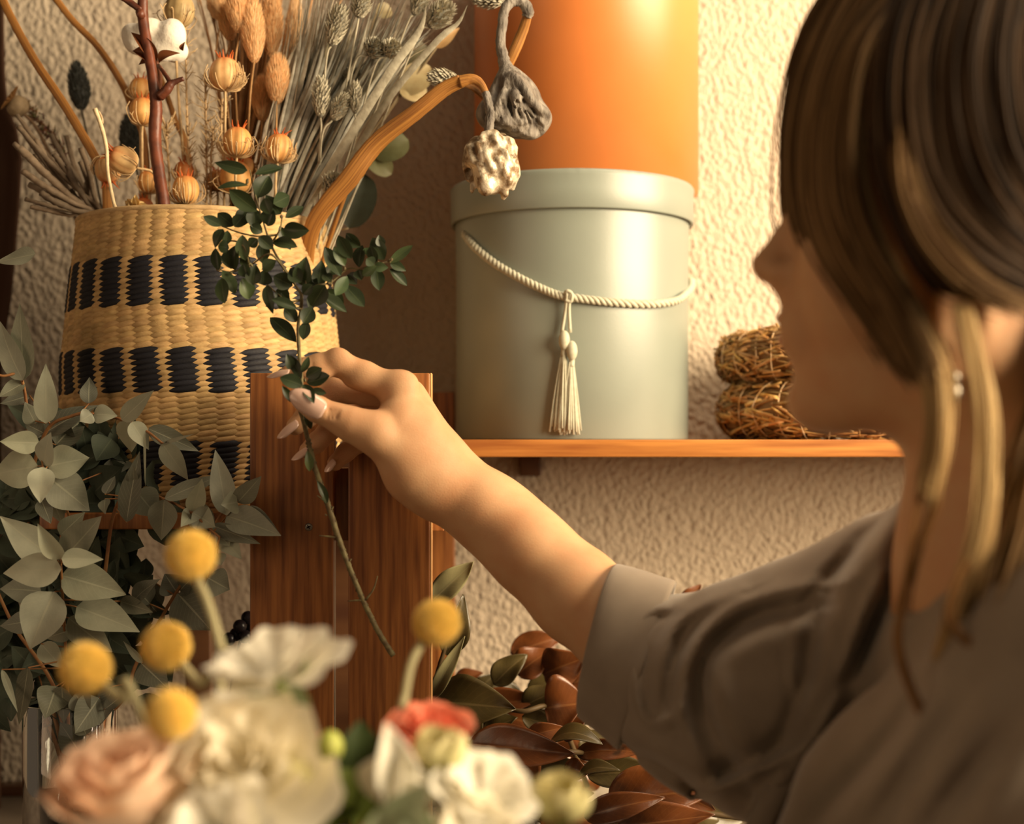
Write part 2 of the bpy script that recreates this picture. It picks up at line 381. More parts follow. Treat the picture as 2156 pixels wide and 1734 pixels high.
def glassmat(n,col,rough,mixf=None):
    m=bpy.data.materials.new(n); m.use_nodes=True; b=m.node_tree.nodes['Principled BSDF']
    b.inputs['Base Color'].default_value=(*col,1); b.inputs['Transmission Weight'].default_value=1; b.inputs['Roughness'].default_value=rough; b.inputs['IOR'].default_value=1.45
    return m
M['glass']=glassmat('clear_glass',(.95,.97,.95),.0)
M['water']=glassmat('water',(.93,.96,.93),.0)
# ================= setting
WY=1.60
TZ=H-.39   # table height
m=MB(); box(m,-1.9,2.4,WY,WY+.12,0,2.7); o=m.build('wall_back',M['wall'],smooth=False); tag(o,kind='structure')
m=MB(); box(m,-1.9,2.4,-1.6,WY,-.05,0); tag(m.build('floor',M['floor'],smooth=False),kind='structure')
# L shaped work table
T=empty('work_table',(-.5,1.2,0),'dark L-shaped work table below everything, seen at the lower left behind the vase','table')
bm=bmesh.new(); poly=[(-1.1,.42),(.10,.42),(.10,1.05),(.8,1.05),(.8,1.585),(-1.1,1.585)]
f=bm.faces.new([bm.verts.new((x,y,TZ)) for x,y in poly]); r=bmesh.ops.extrude_face_region(bm,geom=[f])
for v in [g for g in r['geom'] if isinstance(g,bmesh.types.BMVert)]: v.co.z-=.035
bmesh.ops.recalc_face_normals(bm,faces=bm.faces); bm.verts.index_update()
m=MB(); m.add([v.co.copy() for v in bm.verts],[[v.index for v in f.verts] for f in bm.faces]); bm.free()
m.build('tabletop',M['table'],T,smooth=False)
for x,y in ((-1.05,.47),(.05,.47),(-1.05,1.53),(.75,1.53),(.75,1.10)):
    m=MB(); box(m,x-.03,x+.03,y-.03,y+.03,0,TZ-.035,.003); m.build('leg',M['darkwood'],T)
m=MB(); box(m,-1.0,-.30,WY-.022,WY,TZ,TZ+.012,.002); tag(m.build('wooden_batten',M['darkwood']),'thin dark wooden strip lying along the wall behind the glass vase','batten')
# wall shelf
SH=empty('wall_shelf',(.3,1.45,H-.006),'honey-coloured wooden wall shelf carrying the hat boxes and straw wreaths','shelf')
m=MB(); box(m,-.085,1.25,1.30,WY,H-.0117,H+.0043,.0015); m.build('board',M['shelf'],SH)
for x in (.02,1.1):
    m=MB(); box(m,x-.012,x+.012,1.55,WY,H-.035,H-.0118,.002); m.build('bracket',M['darkwood'],SH)
# ---- blue hat box
BX,BY=(1204-1078)/FPX*1.44,1.44; z0=H+.0043
B=empty('hat_box',(BX,BY,z0),'sage blue round hat box with lid, rope handle and tassels','box')
R=.1168; hb=(935-470)/FPX*1.33
m=MB(); lathe(m,(BX,BY,z0),(0,0,1),[(.001,0),(R-.001,0),(R,.0015),(R,.16),(R+.001,.222),(R+.001,.2205+.01)],96); m.build('body',M['blue'],B)
LR=R+.0055; zl=(935-437)/FPX*(1.44-LR); zt=(935-352)/FPX*(1.44-LR)
m=MB()
def lidmod(a,t): return 1+(.0035*math.sin(a*74)*max(0,math.sin(a*13)) if t>.5 and t<.8 else 0)
lathe(m,(BX,BY,H),(0,0,1),[(LR-.004,zl+.002),(LR-.001,zl),(LR,zl+.0015),(LR,zl+.02),(LR,zt-.006),(LR+.0003,zt-.003),(LR-.001,zt-.0005),(LR-.004,zt),(.001,zt)],200,lidmod); m.build('lid',M['blue'],B)
def boxpt(px,py,off=.004,cx=BX,cy=BY,R=R):
    dx=(px-1078)/FPX; a=dx*dx+1; b=-2*(dx*cx+cy); c=cx*cx+cy*cy-(R+off)**2
    q=b*b-4*a*c
    t=(-b-math.sqrt(q))/(2*a) if q>=0 else cy
    return P(px,py,t)
rp=[(978,492),(1000,520),(1040,553),(1085,580),(1135,605),(1180,622),(1235,630),(1300,637),(1370,640),(1420,634),(1442,622)]
pts=[boxpt(*q) for q in rp]+[P(1455,608,1.43),P(1456,590,1.45)]
pts[0]=boxpt(978,492,.0)
rb=empty if False else None
m=MB(); core=catmull(pts,220); tube(m,[Vector(c) for c in core],.0022,n=220,seg=6,smooth=False)
N_=len(core)
for k in range(3):
    tw=[]
    for i,c in enumerate(core):
        t=np.array(core[min(i+1,N_-1)])-np.array(core[max(i-1,0)]); t/=np.linalg.norm(t); up=np.cross(t,(0,-1,0)); up/=np.linalg.norm(up); sd=np.cross(t,up)
        an=i*.62+k*2*math.pi/3; tw.append(np.array(c)+(up*math.cos(an)+sd*math.sin(an))*.0021)
    tube(m,tw,.0021,n=220,seg=6,smooth=False)
rope=m.build('rope_handle',M['rope'],B)
m=MB(); lathe(m,boxpt(979,490,-.001),Vector(boxpt(979,490,0))-Vector((BX,BY,boxpt(979,490,0).z)),[(.0022,0),(.0035,.0006),(.0022,.0012)],16); m.build('eyelet',M['metal'],B)
# tassels
m=MB()
for a,b_ in ((-2,-6),(5,8)):
    tube(m,[boxpt(1196+a,616,.009),boxpt(1193+a,650,.006),boxpt(1190+b_+a*.5,700,.005)],.0016,n=12,seg=6)
tube(m,[boxpt(1190,618,.007),boxpt(1194,612,.010),boxpt(1204,618,.009),boxpt(1202,634,.008),boxpt(1190,632,.008)],.0018,n=16,seg=6)
m.build('tassel_cord',M['rope'],rope)
for x,y,xb in ((1188,716,1180),(1204,738,1200)):
    m=MB(); ellipsoid(m,boxpt(x,y,.008),(0,0,1),.0092,.0052,seg=14)
    tube(m,[boxpt(x,y+15,.006),boxpt(x-1,y+34,.006)],.0028,n=4,seg=10)
    for i in range(46):
        u=random.uniform(-1,1); v=random.uniform(0,1)
        top=boxpt(x-1+u*4,y+24,.004+.004*v); bot=boxpt(xb+u*22+random.uniform(-3,3),916-random.uniform(0,14)-(6 if x<1200 else 0),.003+.008*v*(1-abs(u)*.5))
        mid=(Vector(top)+Vector(bot))/2; mid.x+=random.uniform(-.001,.001)
        tube(m,[top,mid,bot],.00085,n=6,seg=4)
    m.build('tassel',M['rope'],rope)
# ---- orange hat box on top
OX,OY=(1234-1078)/FPX*1.47,1.47; OR=.1152
O=empty('hat_box',(OX,OY,H+zt+.0002),'tall orange round hat box stacked on the sage blue box','box')
m=MB(); lathe(m,(OX,OY,H+zt+.0004),(0,0,1),[(.001,0),(OR,0),(OR,.26)],96); m.build('body',M['orange'],O)
m=MB(); lathe(m,(OX,OY,H+zt+.0004),(0,0,1),[(OR+.001,.241),(OR+.004,.240),(OR+.004,.290),(OR,.291),(.001,.291)],96); m.build('lid',M['orange'],O)
# ---- straw wreaths
def wreath(cx,cy,cz,Rm,rm,seed,label):
    random.seed(seed)
    W=empty('straw_wreath',(cx,cy,cz-rm),label,'wreath','straw wreaths stacked on the shelf')
    m=MB(); vs=[];fs=[];uv=[];n1,n2=96,20
    for i in range(n1):
        a=2*math.pi*i/n1; q=1+.06*math.sin(a*9+seed)+.04*math.sin(a*17)
        for j in range(n2):
            b=2*math.pi*j/n2; r=rm*.93*q
            vs.append((cx+(Rm+r*math.cos(b))*math.cos(a),cy+(Rm+r*math.cos(b))*math.sin(a),cz+r*math.sin(b)*.93)); 
    for i in range(n1):
        for j in range(n2):
            fs.append((i*n2+j,((i+1)%n1)*n2+j,((i+1)%n1)*n2+(j+1)%n2,i*n2+(j+1)%n2))
    m.add(vs,fs,None,(.28,.17,.07)); 
    for _ in range(1500):
        a=random.uniform(0,6.28); b=random.uniform(-1.4,3.6); da=random.uniform(.10,.35); db=random.uniform(-.5,.5); pts=[]
        for s_ in (0,.5,1):
            aa=a+da*s_; bb=b+db*s_; r=rm*(1.0+random.uniform(-.03,.08)+(.12 if s_!=.5 and random.random()<.12 else 0)+.05*math.sin(aa*9+seed))
            pts.append((cx+(Rm+r*math.cos(bb))*math.cos(aa),cy+(Rm+r*math.cos(bb))*math.sin(aa),cz+r*math.sin(bb)*.95))
        k=random.choice((.35,.55,.8,1,1.15)); tube(m,pts,random.uniform(.0006,.0019),n=4,seg=4,flat=.4,c=(.80*k,.52*k*random.uniform(.9,1.1),.22*k))
    m.build('straw_ring',M['straw'],W)
    m=MB()
    for i in range(30):
        a=2*math.pi*(i+random.uniform(-.3,.3))/30; sk=random.uniform(-.12,.12); pts=[]
        for j in range(17):
            b=2*math.pi*j/16; r=rm*1.06; aa=a+sk*math.sin(b/2)
            pts.append((cx+(Rm+r*math.cos(b))*math.cos(aa),cy+(Rm+r*math.cos(b))*math.sin(aa),cz+r*math.sin(b)*.97))
        tube(m,pts,.0006,n=24,seg=4,c=(.95,.75,.5))
    m.build('binding_twine',M['straw'],W)
wreath(.335,1.448,H+.0043+.0285,.0975,.0285,3,'lower of the two straw wreaths, lying directly on the shelf')
wreath(.330,1.452,H+.0043+.0285*2+.0255,.094,.0265,5,'upper straw wreath lying on top of another wreath')
# ================= brown wooden stand
random.seed(11)
ST=empty('wooden_stand',(-.08,1.3,TZ),'reddish brown wooden slatted stand in front of the shelf, beside the woven basket','stand')
def plank(x0,x1,D,th,ytop,name='slat',mt='stand',zb=TZ):
    m=MB(); a=P(x0,0,D).x; b=P(x1,0,D).x; box(m,a,b,D,D+th,zb,H+(HY-ytop)/FPX*D,.0012); return m.build(name,M[mt],ST)
s1=plank(526,702,1.185,.018,785); s2=plank(733,905,1.185,.018,785)
m=MB(); a=P(905.5,0,1.185).x; box(m,a,a+.0012,1.1855,1.2025,TZ,H+(HY-785)/FPX*1.185); m.build('cut_edge',M['edge'],s2)
m=MB(); a=P(527,0,1.2035).x; b=P(905,0,1.2035).x; box(m,a,b,1.2035,1.2235,H-(1138-HY)/FPX*1.2,H-(985-HY)/FPX*1.2,.001); m.build('cross_rail',M['stand'],ST)
plank(901,957,1.47,.02,825,'back_post','stand')
plank(600,780,1.47,.018,840,'back_slat','darkwood')
m=MB(); box(m,P(905,0,1.46).x-.02,P(957,0,1.46).x,1.23,1.468,H-.075,H-.058,.001); m.build('side_rail',M['stand'],ST)
m=MB(); box(m,-.40,P(905,0,1.2).x,1.205,1.47,H-.072,H-.058,.0015); m.build('shelf_board',M['stand'],ST)
m=MB(); box(m,-.33,-.305,1.44,1.465,TZ,H-.072,.0015); m.build('back_post',M['darkwood'],ST)
m=MB(); q=P(650,1109,1.185)
lathe(m,q,(0,-1,0),[(.001,-.0008),(.0028,-.0006),(.0033,.0002),(.0028,.0008),(.001,.0009)],20)
m.build('screw',M['metal'],s1)
m=MB(); 
for an in (.5,2.07): 
    d=Vector((math.cos(an),0,math.sin(an)))*.0019; s_=Vector((-math.sin(an),0,math.cos(an)))*.0004; c_=q+Vector((0,-.0011,0)); m.add([c_-d-s_,c_+d-s_,c_+d+s_,c_-d+s_],[(0,1,2,3)])
m.build('screw_recess',M['berry'],s1)
# ================= woven basket
random.seed(5)
KX,KY=P(428,0,1.345).x,1.345; KZ=H-.0578
def bR(z): # radius with height above basket floor (m)
    zz=z/.262; return np.interp(zz,[0,.08,.25,.5,.75,.93,1.0],[.112,.122,.1285,.1275,.1205,.115,.1135])
K=empty('woven_basket',(KX,KY,KZ),'woven seagrass basket with rows of black checks, full of dried flowers','basket')
m=MB(); rows=56; rh=.262/rows; nb=50
NL,NS=8,7
for r in range(rows):
    zc=(r+.5)*rh; band=(5<=r<=12) or (22<=r<=29) or (38<=r<=46)
    dr=.35*math.sin(r*.11)+.25*math.sin(r*.05+1); rj=random.uniform(.9,1.06)
    for i in range(nb):
        a0=2*math.pi*(i+dr+random.uniform(-.05,.05))/nb; k=rj*random.uniform(.84,1.1)
        da=2*math.pi/nb*.98*random.uniform(.95,1.05); tilt=rh*random.uniform(.42,.62)
        if band and i%2==0: col=(.016*k,.016*k,.022*k) 
        else: col=(.62*k,.405*k*random.uniform(.97,1.03),.18*k)
        vs=[];fs=[];uv=[]; dk=band and i%2==0
        if dk: da*=1.28
        hgt=rh*random.uniform(.66,.76); th=.0016
        for j in range(NL+1):
            t=-1+2*j/NL; a=a0+da*t; e=(1-t*t)**.8+.03; rr=float(bR(min(zc,.262)))+.0013*(1-t*t)-.0007-.0009*t+(.0007 if dk else 0)
            for q in range(NS):
                b=2*math.pi*q/NS
                R_=rr+th*e*math.cos(b); z=zc+tilt*t+hgt*e*math.sin(b)
                vs.append((KX+math.cos(a)*R_,KY+math.sin(a)*R_,KZ+z)); uv.append((t,q/NS))
        for j in range(NL):
            for q in range(NS):
                fs.append((j*NS+q,(j+1)*NS+q,(j+1)*NS+(q+1)%NS,j*NS+(q+1)%NS))
        m.add(vs,fs,uv,col)
pr=[(.001,.002)]+[(float(bR(z))-.0022,z) for z in np.linspace(.003,.258,12)]
lathe(m,(KX,KY,KZ),(0,0,1),pr,64,c=(.22,.14,.07))
m.build('woven_body',M['seagrass'],K)
m=MB(); pts=[(KX+math.cos(a)*(bR(.262)),KY+math.sin(a)*bR(.262),KZ+.2625) for a in np.linspace(0,2*math.pi,60)]
tube(m,pts,.0028,n=180,seg=8,c=(.62,.42,.21),cap=False); m.build('rim',M['seagrass'],K)

# thin dark brown sheet hanging at the left picture edge
m=MB(); vs=[];fs=[]
for i in range(41):
    z=H+.80-1.18*i/40; py=HY-(z-H)/1.5*FPX; e=np.interp(py,[-200,40,200,262,300,450,620,760],[14,10,14,30,52,44,30,8])
    for j in range(13):
        x=P(e,0,1.5).x-.16+.16*j/12; vs.append((x,1.5+.012*math.sin(j*1.3+i*.05),z))
for i in range(40):
    for j in range(12): a=i*13+j; fs.append((a,a+1,a+14,a+13))
m.add(vs,fs); M['sheeting']=mat('dark_brown_sheet',(.045,.018,.007),.8); tag(m.build('hanging_sheet',M['sheeting'],thick=.003),'dark brown sheeting edge hanging down at the left picture edge','hanging_sheet')
# ================= person
random.seed(21)
def PP(*q): return [P(*x) for x in q]
PERSON=empty('person',(.36,.80,0),'person with dark blonde tied-back hair and taupe shirt, reaching left to hold a sprig','person')
# ---- right hand and forearm
px=1/26.5e2
def hand_sdf():
    A=SDF()
    # forearm
    A.chain(PP((935,1002,1.132),(1010,1068,1.122),(1110,1155,1.108),(1225,1262,1.090),(1330,1345,1.07),(1450,1420,1.045)),[.0212,.0242,.0274,.0312,.035,.037],k=.02)
    A.chain(PP((950,1010,1.146),(1060,1100,1.138),(1200,1235,1.112)),[.0165,.0205,.026],k=.03)
    # palm: metacarpals
    wr=(925,990)
    A.cap(P(930,998,1.128),P(836,826,1.122),.0195,.0120,k=.022)
    A.cap(P(935,1000,1.140),P(862,830,1.142),.0180,.0120,k=.020)
    A.cap(P(938,1006,1.150),P(872,858,1.160),.0160,.0120,k=.020)
    A.cap(P(935,1015,1.158),P(872,895,1.176),.0150,.0115,k=.020)
    # thumb metacarpal, thenar
    A.cap(P(902,996,1.118),P(792,916,1.100),.0185,.0140,k=.022)
    A.cap(P(905,960,1.122),P(842,890,1.112),.0175,.0120,k=.02)
    # web between thumb and index
    A.cap(P(880,905,1.120),P(846,878,1.114),.0120,.0075,k=.018)
    # thumb phalanges
    A.cap(P(792,916,1.100),P(705,877,1.094),.0135,.0102,k=.008)
    A.cap(P(705,877,1.094),P(668,861,1.092),.0104,.0100,k=.003)
    A.cap(P(668,861,1.092),P(640,848,1.0925),.0100,.0078,k=.003)
    A.cap(P(780,905,1.098),P(740,893,1.096),.0125,.0118,k=.01)
    # crease of thumb knuckle
    for dx in (-9,0,9):
        a=P(706+dx,845,1.0835); b=P(698+dx,880,1.0835); A.cap(a,(a+b)/2+Vector((.0006,-.0004,0)),.0008,.0015,k=.0018,op=-1); A.cap((a+b)/2+Vector((.0006,-.0004,0)),b,.0015,.0007,k=.0018,op=-1)
    # index
    ix=SDF(); ix.chain(PP((836,822,1.122),(768,790,1.124),(708,763,1.124)),[.0125,.0108,.0103],k=.004)
    ix.chain(PP((708,763,1.124),(672,770,1.122),(640,778,1.120)),[.0100,.0093,.0088],k=.004)
    ix.chain(PP((640,778,1.120),(608,787,1.118)),[.0088,.0068],k=.004)
    ix.ell(P(713,757,1.119),(.0085,.006,.0085),k=.006)
    ix.ell(P(672,786,1.117),(.009,.005,.0055),k=.006); ix.ell(P(765,803,1.120),(.014,.006,.006),k=.008)
    for dx,dy in ((0,0),(7,1)):
        a=P(650+dx,760,1.111); b=P(652+dx,800,1.111); A2=(a,b); ix.cap(a,b,.0006,.0006,k=.0016,op=-1)
    # middle
    md=SDF(); md.chain(PP((858,838,1.142),(775,826,1.150),(705,822,1.148)),[.0118,.0105,.0100],k=.004)
    md.chain(PP((705,822,1.148),(668,848,1.138),(646,876,1.130)),[.0098,.0090,.0086],k=.004)
    md.chain(PP((646,876,1.130),(622,897,1.126)),[.0086,.0072],k=.004)
    rg=SDF(); rg.chain(PP((866,868,1.160),(790,868,1.168),(730,878,1.164)),[.0112,.0098,.0093],k=.004)
    rg.chain(PP((730,878,1.164),(690,908,1.155),(668,930,1.148)),[.0090,.0083,.0078],k=.004)
    rg.chain(PP((668,930,1.148),(647,948,1.144)),[.0078,.0066],k=.004)
    pk=SDF(); pk.chain(PP((866,900,1.174),(800,915,1.180),(758,930,1.178)),[.0105,.0088,.0082],k=.004)
    pk.chain(PP((758,930,1.178),(728,952,1.170),(706,974,1.164)),[.0080,.0073,.0066],k=.004)
    for f_,kk in ((ix,.006),(md,.006),(rg,.006),(pk,.006)): A.sub(f_,kk)
    # knuckle and wrist forms
    A.ell(P(846,808,1.118),(.012,.008,.010),k=.010)
    A.cap(P(912,1040,1.120),P(858,1008,1.110),.0090,.0105,k=.035)
    return A
HS=hand_sdf()
# ---- head, neck, chest: head frame
yaw,pit,rol=math.radians(17),math.radians(3),math.radians(8)
def headframe():
    # local axes as columns: forward, toward the camera side, up
    f=Vector((-math.cos(yaw),math.sin(yaw),0)); up=Vector((0,0,1)); sd=f.cross(up).normalized()  # side
    if sd.y>0: sd=-sd
    f2=(f*math.cos(pit)+up*math.sin(pit)); u2=(up*math.cos(pit)-f*math.sin(pit))
    s3=sd*math.cos(rol)-u2*math.sin(rol); u3=u2*math.cos(rol)+sd*math.sin(rol)
    return f2,s3,u3
HF,HSd,HU=headframe()
HC=P(2026,462,.815)      # middle of the skull, between the ears and above them
def hp(f,s,u): return HC+HF*f+HSd*s+HU*u
HR=Matrix((HF,HSd,HU)).transposed()
def head_sdf():
    A=SDF()
    A.ell(hp(-.012,0,.035),(.093,.072,.085),HR,k=.01)
    A.ell(hp(.040,0,-.020),(.054,.058,.088),HR,k=.03)          # face block
    A.ell(hp(.028,0,-.085),(.058,.046,.030),HR,k=.03)
    # jaw both sides, chin
    for s in (1,-1):
        A.cap(hp(-.012,s*.052,-.072),hp(.058,s*.016,-.105),.013,.014,k=.022)
        A.cap(hp(-.012,s*.055,-.030),hp(-.012,s*.052,-.072),.014,.013,k=.02)
        A.ell(hp(.052,s*.038,-.035),(.024,.022,.026),HR,k=.025)    # cheek
        A.ell(hp(.070,s*.026,.018),(.016,.014,.012),HR,k=.01)     # lids over eyes
        A.cap(hp(.083,s*.010,.034),hp(.070,s*.042,.036),.008,.007,k=.012)
    A.ell(hp(.076,0,-.110),(.018,.019,.015),HR,k=.02)
    # nose
    A.cap(hp(.084,0,.018),hp(.110,0,-.026),.0055,.0075,k=.010); A.ell(hp(.094,0,-.036),(.014,.010,.012),HR,k=.008)
    A.ell(hp(.109,0,-.029),(.0095,.0095,.0085),HR,k=.006)
    for s in (1,-1): A.ell(hp(.099,s*.011,-.031),(.009,.006,.006),HR,k=.006)
    # mouth
    A.ell(hp(.086,0,-.062),(.013,.026,.020),HR,k=.015)
    A.cap(hp(.096,-.013,-.059),hp(.096,.013,-.059),.0050,k=.005); A.cap(hp(.094,-.011,-.071),hp(.094,.011,-.071),.0055,k=.005)
    A.cap(hp(.106,-.018,-.065),hp(.106,.018,-.065),.003,k=.004,op=-1)
    # neck and upper chest
    A.cap(hp(-.025,0,-.050),P(2120,1180,.82),.050,.056,k=.035)
    A.cap(P(2120,1180,.82),P(2150,1420,.84),.056,.062,k=.03)
    A.cap(P(2120,1330,.84),P(1940,1290,.97),.040,.040,k=.03); A.cap(P(2150,1380,.83),P(2380,1420,.72),.055,.05,k=.05)
    # ears
    for s in (1,-1):
        e=SDF(); ec=hp(-.002,s*.070,-.050)
        e.ell(ec,(.017,.0065,.031),HR,k=0)
        e.ell(ec+HSd*s*.006+HU*.003,(.0105,.006,.020),HR,k=.003,op=-1)
        e.ell(ec-HU*.027+HF*.002,(.009,.0055,.010),HR,k=.006)
        e.cap(ec+HF*.008+HU*.004,ec+HF*.011-HU*.010,.004,k=.004)
        A.sub(e,.006)
    return A
HDS=head_sdf()
HDS.cap(P(2150,1420,.84),Vector((.36,.86,H-.42)),.055,.08,k=.03)     # trunk
HDS.cap(Vector((.34,.86,H-.42)),Vector((.42,.84,.95)),.10,.12,k=.06)
HDS.chain(PP((1930,1270,.97),(1700,1400,1.0),(1450,1420,1.045)),[.046,.041,.037],k=.03)   # upper arm
HDS.chain([P(2380,1420,.72),Vector((.42,.60,1.0)),Vector((.30,.62,.86))],[.045,.04,.035],k=.03)
for s in (1,-1):
    HDS.chain([Vector((.42,.84+s*.07,.93)),Vector((.46,.84+s*.09,.50)),Vector((.48,.84+s*.09,.09))],[.09,.06,.042],k=.05)
    HDS.cap(Vector((.50,.84+s*.09,.045)),Vector((.36,.84+s*.10,.03)),.038,.03,k=.03)
m=MB()
HS.mesh(m,Vector((P(520,0,1.1).x,1.0,P(0,1500,1.05).z)),Vector((P(1330,0,1.1).x,1.215,P(0,715,1.1).z)),.00135)
HDS.mesh(m,(P(1440,0,1.05).x-.05,.50,-.01),(.70,1.12,P(0,-150,.8).z+.06),.0042)
body=m.build('body',M['skin'],PERSON)
m=MB(); HDS2=SDF(); HDS2.sub(HDS)
# finer face and neck surface replaces nothing: nails, lips, brows, eyes are small parts of their own
def onsurf(px_,py_,sdf,D0,D1,lift=0):
    D=sdf.surf(px_,py_,D0,D1); return P(px_,py_,(D or D1)-lift)
# thumb nail: built as a curved plate
def nail(c0,c1,wd,nrm,name='fingernail',curve=.35,label=None):
    mb=MB(); c0=Vector(c0);c1=Vector(c1); d,s,nn=frame(c1-c0,nrm)
    if nn.dot(Vector(nrm))<0: nn=-nn
    L=(c1-c0).length; vs=[];fs=[]; n,q=14,8
    for i in range(n+1):
        t=i/n; ww=wd*.5*((1-(1-min(t/.28,1))**2)**.5*.55+.45)*(1 if t<.5 else (max(0.02,1-((t-.5)/.5)**2.2))**.55)
        for j in range(q+1):
            u=2*j/q-1
            vs.append(c0+d*L*t+s*u*ww-nn*(curve*wd*(u*ww/(wd*.5))**2)+nn*(.08*L*math.sin(math.pi*t)))
    for i in range(n):
        for j in range(q): a=i*(q+1)+j; fs.append((a,a+1,a+q+2,a+q+1))
    mb.add(vs,fs); return mb.build(name,M['nail'],PERSON,thick=.0007)
nail(P(682,868,1.0808),P(611,825,1.0815),.0170,(-.12,-1,.15),'thumbnail',.22)
nail(P(610,778,1.1105),P(562,793,1.113),.0105,(-.1,-.35,1),curve=.3)
nail(P(624,884,1.1195),P(584,922,1.1175),.0120,(-.8,-.55,.25),curve=.3)
nail(P(652,938,1.1385),P(614,968,1.137),.0105,(-.8,-.45,.3),curve=.3)
nail(P(702,966,1.1575),P(684,993,1.157),.0090,(-.8,-.5,-.2),curve=.3)
# lips, eye, brow, lashes (mostly turned away)
m=MB(); tube(m,[hp(.0945,.014,-.062),hp(.100,0,-.059),hp(.0945,-.014,-.062)],[.0022,.0038,.0022],n=12,seg=8); tube(m,[hp(.0935,.013,-.069),hp(.0985,0,-.072),hp(.0935,-.013,-.069)],[.0022,.0042,.0022],n=12,seg=8); m.build('lips',M['lip'],PERSON)
M['eye']=mat('eye_white',(.75,.70,.62),.2); M['iris']=mat('brown_iris',(.06,.03,.012),.2)
for s in (1,-1):
    m=MB(); ellipsoid(m,hp(.073,s*.028,.014),HF,.0115,.0115,seg=20); ey=m.build('eye',M['eye'],PERSON)
    m=MB(); lathe(m,hp(.0838,s*.029,.013),HF,[(.0055,-.0005),(.0045,.0006),(.001,.0012)],18,cap1=True); m.build('iris',M['iris'],ey)
    m=MB()
    for i in range(40):
        t=i/39; b=hp(.089-.012*t,s*(.012+.034*t),.038+.004*math.sin(t*3)); tube(m,[b,b+HSd*s*.006+HU*.0025],.0005,n=2,seg=3,c=(.10,.06,.03))
    m.build('eyebrow',M['hair'],PERSON)
    m=MB()
    for i in range(18):
        t=i/17; b=hp(.084-.008*t,s*(.018+.022*t),.016+.004*math.sin(t*3.1)); tube(m,[b,b+HF*.006+HU*.001,b+HF*.009+HU*.004],.0003,n=3,seg=3,c=(.02,.015,.01))
    m.build('eyelashes',M['hair'],PERSON)
e0=hp(.000,.079,-.083)
m=MB(); ellipsoid(m,e0,(0,0,1),.0035,.0035,seg=14); ellipsoid(m,e0-Vector((0,0,.008)),(0,0,1),.0055,.004,seg=14,mod=None); m.build('earring',M['metal'],PERSON)
# ---- hair
random.seed(4)
HB=(.070,.036,.014); HD=(.013,.008,.005); HG=(.62,.44,.21); HM=(.26,.155,.065); HL=(.42,.27,.12)
# skull cap under the strands
m=MB(); cap=SDF(); cap.ell(hp(-.016,0,.040),(.098,.078,.092),HR,k=.01); cap.ell(hp(-.03,0,.0),(.085,.074,.06),HR,k=.03)
cut=SDF(); 
cap.ell(hp(.13,0,-.055),(.10,.12,.09),HR,k=.01,op=-1); cap.ell(hp(.000,.075,-.062),(.036,.05,.048),HR,k=.008,op=-1)
lo=HC-Vector((.14,.14,.14)); hi=HC+Vector((.14,.14,.17))
cap.mesh(m,lo,hi,.003,(.020,.012,.007))
hs=[0]
def sheet(mb,guides,count,r,col,col2=None,jit=.002,n=16,pts=26):
    G=[catmull(g,pts) for g in guides]; k=len(G)-1
    for _ in range(count):
        u=random.random()*k if k>0 else 0; a=min(int(u),max(k-1,0)); f=u-a
        off=np.array([random.gauss(0,jit) for _ in range(3)]); cur=random.uniform(0,6.28); am=random.uniform(0,.0025)
        line=[]
        for i in range(pts+1):
            b=G[a][i]*(1-f)+(G[a+1][i]*f if k>0 else 0) if k>0 else G[0][i]
            t=i/pts; line.append(b+off*(.4+1.0*t)+am*np.array((math.sin(t*5+cur),math.cos(t*4+cur)*.6,0)))
        q=random.random(); c=tuple(x*(1-q)+y*q for x,y in zip(col,col2 or col)); v=random.uniform(.6,1.35)
        tube(mb,line[::1],[r*.8,r,r,r*.35],n=pts,seg=4,c=tuple(x*v for x in c),smooth=False,cap=False)
def G_(*q): return [P(*x) for x in q]
# front curtain sweeping down past the temple to behind the jaw
sheet(m,[G_((1770,-60,.85),(1690,80,.86),(1655,250,.865),(1652,390,.865),(1668,480,.862),(1720,590,.85),(1790,680,.83)),
         G_((1850,-80,.80),(1755,100,.79),(1715,260,.78),(1715,420,.775),(1760,540,.77),(1850,660,.76),(1940,790,.745)),
         G_((1960,-60,.76),(1830,90,.745),(1790,260,.735),(1795,420,.73),(1840,540,.73),(1900,640,.725),(1965,780,.72))],900,.0009,HB,HM,.0028)
# blonde front locks
sheet(m,[G_((1860,-40,.80),(1800,130,.768),(1780,330,.752),(1800,470,.748),(1850,590,.742),(1910,690,.736),(1955,800,.73),(1965,900,.73),(1945,1010,.735)),
         G_((1890,-40,.80),(1830,130,.765),(1808,330,.744),(1835,470,.740),(1890,590,.732),(1945,690,.726),(1985,800,.72),(1985,930,.72),(1960,1060,.73))],150,.0009,HL,HG,.0016)
sheet(m,[G_((1700,120,.845),(1672,260,.85),(1670,380,.85),(1690,480,.845),(1750,600,.83)),G_((1720,120,.83),(1700,260,.83),(1700,390,.83),(1735,500,.825),(1800,640,.81))],60,.0009,HM,HL,.003)
